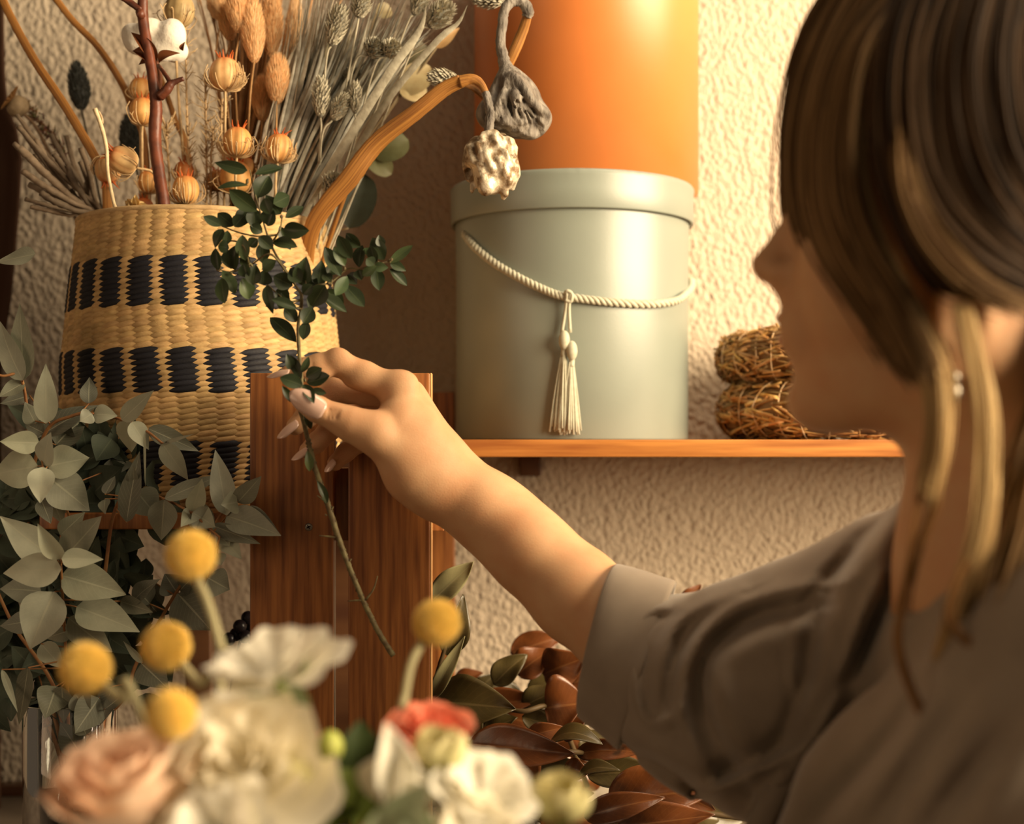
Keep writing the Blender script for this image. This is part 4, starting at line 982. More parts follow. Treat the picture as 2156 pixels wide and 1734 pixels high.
pd=[(1460,480,92,1.285,(0,0,1),None,'plump pale seed pod highest in the middle, over the basket'),(1540,920,84,1.275,(.05,0,1),None,'bright orange seed pod just above the top leaves of the sprig'),
 (1810,960,80,1.28,(.1,0,1),590,'round orange seed pod right of the sprig tip, with ragged crown'),(1205,1230,80,1.285,(-.05,0,1),None,'orange seed pod low over the basket rim, right of the red-brown branch'),
 (1195,1110,58,1.31,(0,0,1),None,'small dark orange seed pod behind the low pod right of the red-brown branch'),(925,722,78,1.30,(.02,0,1),300,'lower of the two stacked pods left of the red-brown branch'),
 (912,580,66,1.325,(0,0,1),296,'upper of the two stacked pods left of the red-brown branch'),(795,1038,82,1.265,(-.85,-.45,.45),325,'seed pod tilted left showing its ribbed side, left over the basket'),
 (700,1100,76,1.29,(.1,0,-.9),265,'smooth seed pod hanging behind the tilted pod on the left'),(965,1180,64,1.31,(0,0,1),None,'pale orange pod half hidden behind the foot of the red-brown branch'),
 (1530,1150,92,1.30,(0,0,1),None,'large pale pod hidden behind the top leaves of the sprig'),(935,1350,58,1.31,(0,0,1),None,'shadowed orange pod right above the basket rim'),
 (1165,70,90,1.29,(.1,0,1),415,'straw coloured seed pod at the top picture edge right of the cotton'),(1410,1170,60,1.32,(0,0,1),None,'small orange pod left behind the sprig tip'),(1790,1210,60,1.31,(.1,0,1),None,'orange pod right behind the sprig, low over the rim'),(1600,1080,50,1.31,(.1,0,1),None,'small shiny orange pod seen behind the top sprig leaf')]
for i,(x,y,r,D,tl,ft,lb) in enumerate(pd):
    col=(.86,.58,.27) if i in (0,7,8) else ((.50,.37,.18) if i==12 else (.80,.46,.16)); tip=(.62,.13,.02) if i!=12 else (.45,.32,.14)
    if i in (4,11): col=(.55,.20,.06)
    pod(x,y,r,D,col,tip,tl,ft,lb,wisps=30 if i in (0,1,2,3) else 14)
# feathery dry threads on thin upright stems
def wiry(pts,label,n=60,cat='dried flower'):
    E_=MB(); c=catmull([list(p) for p in pts],50); tube(E_,[Vector(p) for p in c],[.0012,.0009],n=50,seg=5,smooth=False,c=(.56,.38,.20),rough=.2)
    for _ in range(n):
        q=Vector(c[random.randint(2,48)]); d=Vector((random.uniform(-1,1),random.uniform(-1,.6),random.uniform(.2,1.2))).normalized(); l=random.uniform(.005,.016)
        tube(E_,[q,q+d*l*.6,q+d*l+Vector((0,0,random.uniform(-.003,.004)))],[.00045,.0003],n=4,seg=3,c=(.60,.42,.22))
    o=E_.build('thready_stem',M['dry']); tag(o,label,cat,'thin thready dry stems')
for x,lb in ((1240,'thready dry stem beside the cotton boll, curling up left of the tall pod'),(1330,'thicker pale dry twig standing upright left of the tallest pod'),(1440,'thready dry stem under the tallest pale seed pod'),(1090,'tangled thready stem right beside the red-brown branch'),(1380,'thin dry stem between the low pods and the sprig')):
    wiry([inb(x/3.08,1.33),Q1(x+random.uniform(-20,20),1200,1.31),Q1(x+random.uniform(-30,10),850,1.30),Q1(x-40 if x==1240 else x,{1240:180,1330:470,1440:640,1090:880,1380:980}[x],1.30)],lb,90)
m=MB(); pts=[Q1(770,1460,1.25),Q1(735,1300,1.25),Q1(700,1120,1.25),Q1(690,960,1.25),Q1(655,810,1.25),Q1(615,705,1.25)]
pts=[inb(260,1.30)]+pts; tube(m,pts,[.0017,.0015,.0022],n=40,seg=7,rough=.1,c=(.78,.62,.38)); tube(m,[Q1(665,800,1.25),Q1(660,760,1.25),Q1(640,722,1.25)],.0009,n=5,seg=5,c=(.7,.5,.3)); tag(m.build('dry_twig',M['dry']),'short pale forked dry twig left above the tilted pod','dried twig')
m=MB()
for i in range(34):
    a=random.uniform(0,6.28); c=Q1(880,1350,1.27); d=Vector((math.cos(a),random.uniform(-1,.2),math.sin(a))).normalized(); l=random.uniform(.006,.014)
    leaf(m,c,c+d*l,.006,(random.uniform(-1,1),-1,0),'el',fold=.5,n=5,m=4,c=(.75,.55,.25))
tube(m,[Q1(880,1350,1.28),inb(290,1.33)],.001,n=6,seg=5,c=(.5,.35,.2))
tag(m.build('dried_blossom',M['pod']),'small crumpled pale yellow blossom just over the basket rim','dried flower')
# strap-like ochre stems
def strap(pts,rs,label,flat=.35,fd=(0,-1,0)):
    E_=MB(); tube(E_,pts,rs,n=60,seg=16,flat=flat,fdir=fd,rough=.03); return tag(E_.build('strap_stem',M['strap']),label,'dried stem','flat ochre stems in the basket')
strap([inb(232,1.33),Q1(690,1200,1.30),Q1(640,1060,1.30),Q1(430,700,1.305),Q1(230,400,1.31),Q1(60,90,1.315),Q1(-40,-150,1.32)],[.0044,.0044,.0042,.0040,.0038],'wide ochre stem leaning to the top left corner')
strap([inb(318,1.35),Q1(940,980,1.33),Q1(870,740,1.335),Q1(790,540,1.34),Q1(640,310,1.34),Q1(460,120,1.34),Q1(310,-80,1.34)],[.0036,.0034,.0032,.0032],'brown stem curving up left behind the two stacked pods',.6)
strap([inb(410,1.36),Q1(1225,1060,1.35),Q1(1130,760,1.35),Q1(1040,500,1.35),Q1(990,380,1.35)],[.0034,.0028,.0024],'thin brown stem behind the red-brown branch, below the cotton',.6)
# red-brown branch
BRN=empty('woody_branch',inb(345,1.26),'thick red-brown woody branch standing in front of the cotton boll','branch')
m=MB(); tube(m,[Q1(1078,1470,1.238),Q1(1060,1300,1.24),Q1(1030,1120,1.245),Q1(1005,900,1.25),Q1(1012,700,1.25),Q1(1000,560,1.25),Q1(970,380,1.255),Q1(930,150,1.26),Q1(925,0,1.26),Q1(930,-150,1.26)],[.0054,.0053,.0056,.0047,.0048,.0042],n=80,seg=14,rough=.06)
tube(m,[Q1(915,70,1.258),Q1(850,20,1.258),Q1(760,-40,1.258)],[.0032,.0026],n=10,seg=8,rough=.08)
tube(m,[Q1(1035,625,1.245),Q1(1075,590,1.243),Q1(1110,545,1.242),Q1(1150,525,1.242),Q1(1190,508,1.242)],[.0042,.0045,.0026,.002],n=18,seg=8,rough=.12)
tube(m,[Q1(1110,545,1.242),Q1(1070,480,1.25),Q1(1030,425,1.27)],[.0022,.0018],n=8,seg=7,rough=.1)
tube(m,[Q1(905,80,1.256),Q1(915,100,1.25)],.0038,n=4,seg=8); m.build('bark',M['twig'],BRN)
m=MB(); lathe(m,Q1(1085,1440,1.232),(0.2,-1,-.2),[(.0001,.0005),(.0044,0),(.0048,-.003)],16); m.build('cut_end',M['edge'],BRN)
# cotton boll
CB=empty('cotton_boll',Q1(1010,280),'open white cotton boll with brown husks behind the red-brown branch','dried flower')
m=MB(); q=SDF()
for x,y,r in ((980,215,100),(1110,240,95),(1140,330,80),(900,260,100),(1050,310,90),(1120,190,70),(860,220,70)): q.ell(Q1(x,y,1.288+random.uniform(-.008,.008)),(r/3.08/FPX*1.3,r/3.08/FPX*1.15,r/3.08/FPX*1.25),k=.005)
c0=Q1(1030,270,1.288); q.mesh(m,c0-Vector((.045,.03,.035)),c0+Vector((.035,.03,.035)),.0012); m.build('fluff',M['cotton'],CB)
for a,b_,wd in (((1020,400),(850,210),90),((1000,400),(860,330),120),((1030,410),(1170,345),70),((990,410),(900,420),70),((1185,330),(1200,270),36)):
    m=MB(); leaf(m,Q1(*a,1.265),Q1(*b_,1.262),wd/3.08/FPX*1.27,(0,-1,.3),'pt',fold=.8,bend=.15,n=10,m=6,c=(.16,.055,.02)); m.build('husk',M['pod'],CB)
m=MB(); tube(m,[Q1(1015,400,1.28),Q1(1040,520,1.29),Q1(1010,900,1.32),inb(345,1.35)],.002,n=20,seg=7,c=(.16,.06,.03)); m.build('stem',M['dry'],CB)
# dark blue-grey heads
for x,y,L_,W_,lb in ((512,562,150,62,'dark blue-grey oval flower head left, seen against the plaster wall'),(850,900,140,70,'dark grey oval head in the shade left of the red-brown branch')):
    E_=empty('dark_thistle_head',Q1(x,y,1.40),lb,'dried flower'); f=1/3.08/FPX*1.40; ax_=(-.12,0,1)
    sh=lambda t: 1.15-.45*t
    m=MB(); ellipsoid(m,Q1(x,y,1.40),ax_,L_*f,W_*f,shape=sh,c=(.055,.06,.055)); fuzz(m,Q1(x,y,1.40),ax_,L_*f,W_*f,900,.005,.0016,1.5,sh,c=(.075,.08,.07)); m.build('bristly_head',M['dry'],E_)
    m=MB(); tube(m,[Q1(x+15,y+140,1.40),Q1(x+60,y+350,1.39),inb(255 if x<600 else 300,1.36)],.0012,n=14,seg=5,c=(.12,.10,.07)); m.build('stem',M['dry'],E_)
# brush plant fanning left
BP=empty('dried_brush_plant',inb(215,1.36),'grey-brown finger-like dried plant fanning out over the left basket rim','dried plant')
tips=[(130,960,30),(150,1110,26),(190,1195,26),(120,820,20),(110,745,18),(160,870,20),(165,1290,18),(200,1340,18),(330,870,20),(430,880,20),(525,960,22),(440,1065,22),(460,1230,22),(230,900,22),(560,1180,20),(600,1290,20),(480,1330,18),(350,1000,22),(640,1350,16),(520,1050,20),(210,1010,26),(265,1250,26),(90,930,20)]
for (x,y,w_) in tips:
    D=1.30+random.uniform(-.02,.06); m=MB(); fx=random.uniform(560,700); my=1240+(y-1000)*.35
    pts=[Q1(x,y,D),Q1(x+(fx-x)*.28+random.uniform(-15,15),y+(1430-y)*.30,D),Q1(x+(fx-x)*.62,y+(1430-y)*.62,D+.01),Q1(fx,1440,1.32),inb(215+random.uniform(-10,20),1.34)]
    k=random.uniform(.6,1.25); tube(m,pts,[w_/3.08/FPX*D*.8,w_/3.08/FPX*D*.85,w_/3.08/FPX*D*.55,.0015],n=30,seg=8,rough=.16,c=(.25*k,.185*k,.125*k)); m.build('finger',M['dry'],BP)
E_=empty('poppy_seed_head',Q1(70,660,1.36),'dark dried poppy head with frilled crown above the brush plant, far left','dried flower')
m=MB(); 
for i in range(14):
    a=2*math.pi*i/14; c=Q1(85,650,1.36); ax_=Vector((-.75,-.3,.55)).normalized(); d,s,nn=frame(ax_,(0,-1,0)); rd=s*math.cos(a)+nn*math.sin(a)
    leaf(m,c+rd*.002,c+rd*.0145+d*.004,.007,d,'blunt',fold=.4,n=5,m=4,c=(.20,.10,.035))
m.build('crown',M['pod'],E_); m=MB(); ellipsoid(m,Q1(115,690,1.365),(-.7,0,.6),.010,.011,c=(.30,.22,.13)); tube(m,[Q1(130,710,1.365),Q1(300,950,1.37),inb(230,1.37)],.0016,n=14,seg=6,c=(.18,.11,.06)); m.build('capsule',M['dry'],E_)
E_=empty('dried_fern_bloom',Q1(250,760,1.38),'loose brown dried flower cluster behind the brush plant tips','dried flower')
m=MB()
for i in range(260):
    u=random.random(); c=Q1(170+u*260,690+u*330+random.gauss(0,26),1.38+random.uniform(-.01,.01)); d=Vector((random.uniform(-1,.4),random.uniform(-1,1),random.uniform(-.4,1))).normalized()
    tube(m,[c,c+d*random.uniform(.004,.010)],[.0008,.0003],n=2,seg=3,c=tuple(x*random.uniform(.5,1.2) for x in (.24,.14,.07)))
tube(m,[Q1(200,730,1.38),Q1(430,1020,1.38),inb(235,1.37)],.0012,n=14,seg=5,c=(.15,.09,.05)); m.build('florets',M['dry'],E_)
# bunny tails
bt=[(1640,190,62,215,'bunny tail grass head, centre left of the tan bunch'),(1762,160,58,205,'bunny tail grass head in the middle of the tan bunch, at the picture top'),(1900,250,50,240,'right-hand tall bunny tail head beside the silver grass'),(1800,520,62,150,'lower bunny tail head under the middle one'),(1700,650,52,135,'lowest bunny tail head, dim and behind the stems'),(1425,40,66,90,'bunny tail head cut by the top edge, far left of the bunch'),(1545,60,66,150,'bunny tail head at the top edge, second from the left'),(1480,150,50,110,'small shadowed bunny tail head low on the left of the bunch')]
for i,(x,y,w_,h_,lb) in enumerate(bt):
    D=1.300+.02*(i%3); f=1/3.08/FPX*D; c=Q1(x,y,D); tl=Vector((.10*(x-1650)/200-.04,0,1)); col=[(.88,.60,.32),(.80,.52,.26),(.93,.70,.42)][i%3]; w_*=1.3
    E_=empty('bunny_tail_stem',c,lb,'dried grass','tan bunny tail grasses'); sh=lambda t: .95-.25*t
    m=MB(); ellipsoid(m,c,tl,h_*f,w_*f,shape=sh,c=tuple(v*.8 for v in col)); fuzz(m,c,tl,h_*f,w_*f,2200,.0060,.00055,2.2,sh,c=col,cj=.3); m.build('fluffy_head',M['fluff'],E_)
    fx=500+(x-1500)*.12; m=MB(); tube(m,[c-tl.normalized()*h_*f*.95,Q1(x-20,y+h_+260,D),Q1(x*.5+1560*.5,1150,1.34),inb(fx,1.35)],[.0009,.0011],n=24,seg=5,c=(.52,.30,.13)); m.build('stem',M['dry'],E_)
# tan stems of the bunny tail bunch: uncountable thin stalks
m=MB()
for i in range(70):
    x=random.gauss(1640,110); D=1.36+random.uniform(-.02,.02); k=random.uniform(.6,1.3)
    tube(m,[inb(470+random.uniform(0,90),D),Q1(1560+(x-1640)*.35,1100,D),Q1(x+random.uniform(-20,20),420,D),Q1(x+(x-1640)*.5,-60,D)],random.uniform(.0005,.0011),n=12,seg=4,c=(.46*k,.25*k,.11*k))
tag(m.build('tan_grass_stalks',M['dry']),'bundle of thin tan stalks under the bunny tails','dried grass',kind='stuff')
# silver grass
m=MB(); random.seed(99)
def blade(mb,pts,wd,D,col,tw=.8):
    c=catmull([list(Q2(x,y,D+dz)) for x,y,dz in pts],22); vs=[];fs=[];a0=random.uniform(-.9,.9)
    for i,p in enumerate(c):
        t=Vector(c[min(i+1,22)])-Vector(c[max(i-1,0)]); t.normalize(); s=t.cross(Vector((0,-1,0))); s.normalize(); n_=s.cross(t); a=a0+tw*i/22
        w_=wd*(.5 if i<2 else 1)*(1 if i<16 else max(.06,1-(i-16)/6.2)); v=s*math.cos(a)+n_*math.sin(a)
        vs+= [Vector(p)-v*w_*.5,Vector(p)+(s*-math.sin(a)+n_*math.cos(a))*w_*.14,Vector(p)+v*w_*.5]
    for i in range(22):
        for j in range(2): a=i*3+j; fs.append((a,a+1,a+4,a+3))
    mb.add(vs,fs,None,col)
for i in range(270):
    u=random.random()**1.0; xt=380+u*(1300-380)+random.gauss(0,40); fan=(xt-400)/1000; xb=150+fan*230+random.uniform(-60,60); D=1.325+random.uniform(-.03,.035)
    k=random.uniform(.45,1.2); base=random.choice([(.66,.63,.51),(.60,.59,.50),(.70,.61,.46),(.46,.46,.40)]); yt=random.uniform(-150,250) if u<.8 else random.uniform(-100,300)
    m0=(xb+(xt-xb)*.38+random.uniform(-40,30),900+random.uniform(-40,40)); m1=(xb+(xt-xb)*.72,450)
    pts=[(xb*.8+60,1900,.02),(xb,1480,0),(m0[0],m0[1],0),(m1[0]+random.uniform(-30,30),m1[1],0),(xt,yt,random.uniform(-.02,.02))]
    blade(m,pts,random.uniform(.0012,.0052),D,tuple(v*k for v in base))
tag(m.build('silver_grass_blades',M['dry']),'sheaf of silvery grey dried grass blades on the right of the basket','dried grass',kind='stuff')
for pts,wd,lb in (([(330,1900,.03),(500,1480,0),(760,1000,-.01),(980,640,-.03),(1290,270,-.04),(1430,150,-.04),(1490,35,-.04)],.0072,'long silvery blade arching out to the right above the ochre stem'),
                  ([(300,1900,.03),(420,1400,0),(720,900,-.03),(1000,450,-.04),(1180,200,-.04),(1225,30,-.04)],.0085,'broad silvery blade standing in front of the sheaf')):
    m=MB(); blade(m,pts,wd,1.31,(.60,.56,.43),.5); tag(m.build('grass_blade',M['dry']),lb,'dried grass')
gh=[(640,175,55,130,.28,'canary grass head at the top left of the silver sheaf'),(540,640,44,125,.02,'canary grass head left in the sheaf, with open scales'),(662,700,42,95,.55,'canary grass head leaning right beside the open-scaled one'),(465,520,40,115,-.05,'dim canary grass head behind the left edge of the sheaf'),
    (885,315,58,60,.8,'round dark grey head in the centre of the sheaf'),(1000,320,56,58,.7,'round pale grey head right of the dark round one'),(1310,100,62,105,.75,'large grey head at the upper right of the sheaf'),(1345,510,46,100,1.35,'grey head lying sideways beside the long ochre stem'),
    (765,640,34,100,.05,'slim canary grass head low in the sheaf'),(740,510,50,70,.2,'dark canary head behind the centre of the sheaf'),(800,40,50,80,.2,'canary head at the top edge over the sheaf'),(1640,-10,52,100,1.35,'grey head at the top edge in front of the orange box'),(610,1200,50,80,.3,'canary grass head low near the basket rim'),(1180,20,44,90,.5,'canary head at the top edge, right part of the sheaf')]
for i,(x,y,w_,h_,tl,lb) in enumerate(gh):
    D=1.285+(.03 if i in (3,9) else 0); f=1/3.08/FPX*D; c=Q2(x,y,D); ax_=Vector((math.sin(tl),-.1,math.cos(tl))); k=.65 if i in (3,4,9) else 1
    if i==7: ax_=Vector((-1,-.1,.12))
    if i==11: ax_=Vector((-1,0,.05))
    E_=empty('canary_grass_stem',c,lb,'dried grass','grey canary grass heads'); m=MB(); d,s,nn=frame(ax_,(0,-1,0)); R_,L_=w_*f,h_*f
    ellipsoid(m,c,ax_,L_,R_*.85,c=(.20*k,.19*k,.15*k))
    rows_=int(9+h_/12)
    for r_ in range(rows_):
        t=(r_+.5)/rows_; hz=-math.cos(math.pi*(.08+.84*t)); rr=math.sin(math.pi*(.10+.82*t))
        for q_ in range(11):
            a=2*math.pi*(q_+.5*(r_%2)+random.uniform(-.3,.3))/11; R_j=random.uniform(.8,1.5); rd=s*math.cos(a)+nn*math.sin(a); b=c+d*(hz*L_*.95)+rd*R_*.8*rr
            kk=k*random.uniform(.75,1.15); leaf(m,b,b+d*L_*.24*R_j+rd*R_*.55*rr*R_j+nn*R_*random.uniform(-.12,.12),R_*.42,rd,'pt',fold=.5,n=4,m=2,c=(.62*kk,.58*kk,.45*kk))
    m.build('scaly_head',M['dry'],E_)
    b=c-d*L_*.9; m=MB()
    if i==7: pts=[b,Q2(1440,540,1.29),Q2(1300,600,1.31),Q2(900,980,1.33),inb(640,1.34)]
    elif i==11: pts=[b,Q2(1800,-60,1.28),Q2(1500,-220,1.3)]
    else: pts=[b,b-d*.02,(b*.45+Vector(inb(590,1.34))*.55)+Vector((.012,0,0)),inb(560+x*.07,1.34)]
    tube(m,pts,[.0009,.0011],n=20,seg=5,c=(.48*k,.44*k,.33*k)); m.build('stem',M['dry'],E_)
# round leaves behind the grass
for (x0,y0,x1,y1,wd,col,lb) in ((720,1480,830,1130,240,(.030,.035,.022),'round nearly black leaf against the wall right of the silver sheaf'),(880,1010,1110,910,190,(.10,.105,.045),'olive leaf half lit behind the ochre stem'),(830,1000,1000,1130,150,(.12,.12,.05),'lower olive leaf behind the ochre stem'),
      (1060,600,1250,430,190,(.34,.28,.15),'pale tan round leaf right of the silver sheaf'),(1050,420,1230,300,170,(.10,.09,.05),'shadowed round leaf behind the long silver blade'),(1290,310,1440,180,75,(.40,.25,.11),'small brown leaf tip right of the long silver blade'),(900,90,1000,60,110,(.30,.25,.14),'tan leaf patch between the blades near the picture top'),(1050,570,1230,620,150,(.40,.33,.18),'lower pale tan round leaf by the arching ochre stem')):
    m=MB(); leaf(m,Q2(x0,y0,1.37),Q2(x1,y1,1.375),wd/3.08/FPX*1.37,(.2,-1,.1),'rd' if wd>100 else 'pt',fold=.15,bend=.08,n=14,m=8,c=col)
    tube(m,[Q2(x0,y0,1.37),Q2(x0*.5+200,y0*.5+800,1.37),inb(640,1.36)],.0010,n=12,seg=5,c=(.20,.15,.08)); tag(m.build('dried_round_leaf',M['pod']),lb,'dried leaf')
# arching ochre stem with gilded pod
AG=empty('drooping_seed_pod',Q2(1640,1080,1.245),'champagne-gold wrinkled pod hanging from the long arching ochre stem','dried flower')
m=MB(); tube(m,[inb(640,1.32),Q2(480,1490,1.285),Q2(730,1150,1.27),Q2(900,930,1.265),Q2(1150,730,1.255),Q2(1340,580,1.25),Q2(1450,525,1.247)],[.0065,.0075,.0088,.0080,.0070,.0066,.0058],n=60,seg=16,flat=.35,fdir=(0,-1,0),rough=.04)
tube(m,[Q2(1440,530,1.247),Q2(1520,512,1.246),Q2(1580,545,1.245),Q2(1625,640,1.242)],[.0056,.0045,.0034,.0030],n=22,seg=12,flat=.6,rough=.04)
m.build('strap_stem',M['strap'],AG)
m=MB(); tube(m,[Q2(1610,600,1.2425),Q2(1640,720,1.24),Q2(1632,840,1.238),Q2(1650,940,1.236)],[.0036,.0044,.0042,.0048],n=30,seg=10,rough=.12); m.build('neck',M['greypod'],AG)
m=MB(); q=SDF(); C_=Q2(1650,1075,1.245); f=1/3.08/FPX*1.245
q.ell(C_,(150*f,130*f,185*f),k=0); q.ell(Q2(1610,1200,1.235),(55*f,60*f,70*f),k=.006); q.ell(Q2(1745,1100,1.245),(85*f,90*f,130*f),k=.004); q.ell(Q2(1530,1060,1.25),(75*f,90*f,120*f),k=.004); q.ell(Q2(1710,950,1.247),(85*f,90*f,90*f),k=.003); q.ell(Q2(1560,960,1.248),(80*f,80*f,80*f),k=.003)
for i in range(60):
    a=random.uniform(0,6.28); h=random.uniform(-.9,.9); r_=math.sqrt(1-h*h); n_=Vector((math.cos(a)*r_,math.sin(a)*r_,h)); p=C_+Vector((n_.x*165*f,n_.y*135*f,n_.z*185*f)); t=n_.cross(Vector((.2,.1,1))).normalized()*.5+Vector((0,0,1)); t.normalize()
    q.cap(p-t*.007,p+t*.007,.0019,k=.0045,op=random.choice((1,1,-1)))
q.ell(Q2(1672,1198,1.225),(16*f,30*f,40*f),k=.001,op=-1)
q.mesh(m,C_-Vector((.04,.035,.045)),C_+Vector((.04,.035,.045)),.0011); m.build('pod',M['goldpod'],AG)
# grey bell shaped pod hanging from its looped stem
BG=empty('drooping_seed_pod',Q2(1800,660,1.26),'grey shrivelled bell-shaped pod hanging from a looped stem before the orange box','dried flower')
m=MB(); tube(m,[Q2(1745,450,1.262),Q2(1725,380,1.262),Q2(1706,280,1.262),Q2(1720,140,1.262),Q2(1735,60,1.263),Q2(1785,5,1.265),Q2(1850,15,1.268),Q2(1885,70,1.27),Q2(1875,110,1.272)],[.0062,.0050,.0044,.0043,.0048,.0052,.0052,.0046],n=60,seg=12,rough=.10); m.build('looped_neck',M['greypod'],BG)
m=MB(); tube(m,[Q2(1885,85,1.272),Q2(1850,200,1.278),Q2(1795,330,1.282),Q2(1740,450,1.286),Q2(1640,640,1.285),Q2(1450,545,1.272),Q2(1150,760,1.275),Q2(900,960,1.285),Q2(730,1180,1.29),inb(650,1.33)],[.0040,.0052,.0040,.0026,.0022,.0022],n=50,seg=12,flat=.5,fdir=(0,-1,0),rough=.04); 
m.build('strap_stem',M['strap'],BG)
m=MB(); q=SDF(); f=1/3.08/FPX*1.262
q.chain([Q2(1742,440,1.262),Q2(1765,520,1.262),Q2(1790,640,1.262),Q2(1800,730,1.262)],[40*f,85*f,165*f,180*f],k=.006)
q.ell(Q2(1905,770,1.262),(135*f,110*f,105*f),k=.010); q.ell(Q2(1680,740,1.262),(135*f,110*f,110*f),k=.010)
q.ell(Q2(1650,950,1.25),(140*f,190*f,110*f),k=.010,op=-1); q.ell(Q2(1830,960,1.262),(90*f,120*f,95*f),k=.006,op=-1)
q.ell(Q2(1870,830,1.262),(95*f,70*f,55*f),k=.01)
for (a,b_,c_,r_,op) in (((1690,520),(1680,650),(1630,800),.0035,-1),((1760,560),(1740,680),(1800,790),.0040,-1),((1830,560),(1870,680),(1960,740),.0032,-1),((1760,690),(1850,740),(1890,850),.0036,-1),((1730,600),(1700,700),(1690,820),.0030,1),((1800,600),(1830,700),(1850,800),.0032,1),((1880,600),(1930,680),(2010,740),.0028,1),((1640,660),(1700,760),(1790,800),.0030,1),((1780,480),(1850,560),(1900,640),.0022,1),((1900,720),(1930,800),(1960,860),.003,-1)):
    pts=[]
    for (x,y) in (a,b_,c_):
        D=q.surf(500+x/3.08,y/3.08,1.15,1.3); pts.append(Q2(x,y,D or 1.25))
    cc=catmull([list(p) for p in pts],8)
    for i in range(8): q.cap(cc[i],cc[i+1],r_*.8,k=.005,op=op)
ref=SDF(); ref.p=list(q.p)
for i in range(34):
    x0=1720+random.uniform(-25,45); x1=random.uniform(1600,2000); pts=[]
    for t in (random.uniform(.32,.45),.6,random.uniform(.75,1)):
        x=x0+(x1-x0)*t**1.2+random.uniform(-14,14); y=440+(420)*t
        D=ref.surf(500+x/3.08,y/3.08,1.15,1.3); pts.append(Q2(x,y,D or 1.26))
    cc=catmull([list(p) for p in pts],5)
    for j in range(5): q.cap(cc[j],cc[j+1],random.uniform(.0005,.0011),k=.0022,op=random.choice((1,1,-1)))
C_=Q2(1800,660,1.262); q.mesh(m,C_-Vector((.045,.04,.045)),C_+Vector((.045,.04,.045)),.0011); m.build('pod',M['greypod'],BG)
# ================= dried magnolia branches on the table
random.seed(55)
def Q5(x,y,D=1.3): return P(900+x/2.97,1150+y/2.97,D)
MG={}
for k,(x,y,D,lb) in {'a':(560,1020,1.27,'dried magnolia branch with brown and olive leaves beside the wooden stand'),'b':(800,1250,1.22,'dried magnolia branch with curled leaves under the cuff of the sleeve'),'c':(1300,1560,1.20,'dried magnolia branch with broad orange-brown leaves at the bottom below the sleeve'),'d':(80,900,1.27,'upright dried magnolia twig with pale olive leaves against the wooden stand'),'e':(1300,700,1.42,'dried magnolia branch lying at the back along the wall behind the sleeve')}.items():
    MG[k]=empty('magnolia_branch',(Q5(x,y,D).x,D,TZ),lb,'branch','dried magnolia branches on the table')
stm={'a':[(1000,1500,1.32),(800,1030,1.28),(590,1030,1.26),(300,1000,1.30),(60,1100,1.33)],'b':[(1500,1500,1.27),(1100,1330,1.24),(850,1280,1.20),(500,1320,1.22),(200,1500,1.28)],'c':[(2000,1700,1.22),(1500,1640,1.22),(1100,1620,1.20),(900,1750,1.2)],'d':[(20,1300,1.30),(20,1000,1.28),(60,800,1.26),(110,620,1.255),(130,420,1.25)],'e':[(2000,900,1.42),(1400,700,1.42),(900,760,1.40),(500,800,1.40),(300,900,1.42)]}
for k,g in stm.items():
    m=MB(); tube(m,[Q5(*q) for q in g],[.0026,.0022,.0014],n=40,seg=8,rough=.1); m.build('stem',M['mag_stem'],MG[k])
def mag(k,x0,y0,x1,y1,wd,D0,D1,mt='mag',nrm=None,bend=.06,fold=.25,wave=.02,shape='ov',twist=0):
    mb=MB(); leaf(mb,Q5(x0,y0,D0),Q5(x1,y1,D1),wd*1.42/2.97/FPX*D0,nrm or (random.uniform(-.3,.3),-1,random.uniform(.2,.8)),shape,bend=bend,fold=fold,wave=wave,n=20,m=10,twist=twist)
    return mb.build('leaf',M[mt],MG[k],thick=.0005)
M['mag_pale']=mat('pale_olive_leaf_back',(.30,.27,.13),.55,(.22,.20,.10),40,vein=((.40,.36,.2),.4),transl=.15)
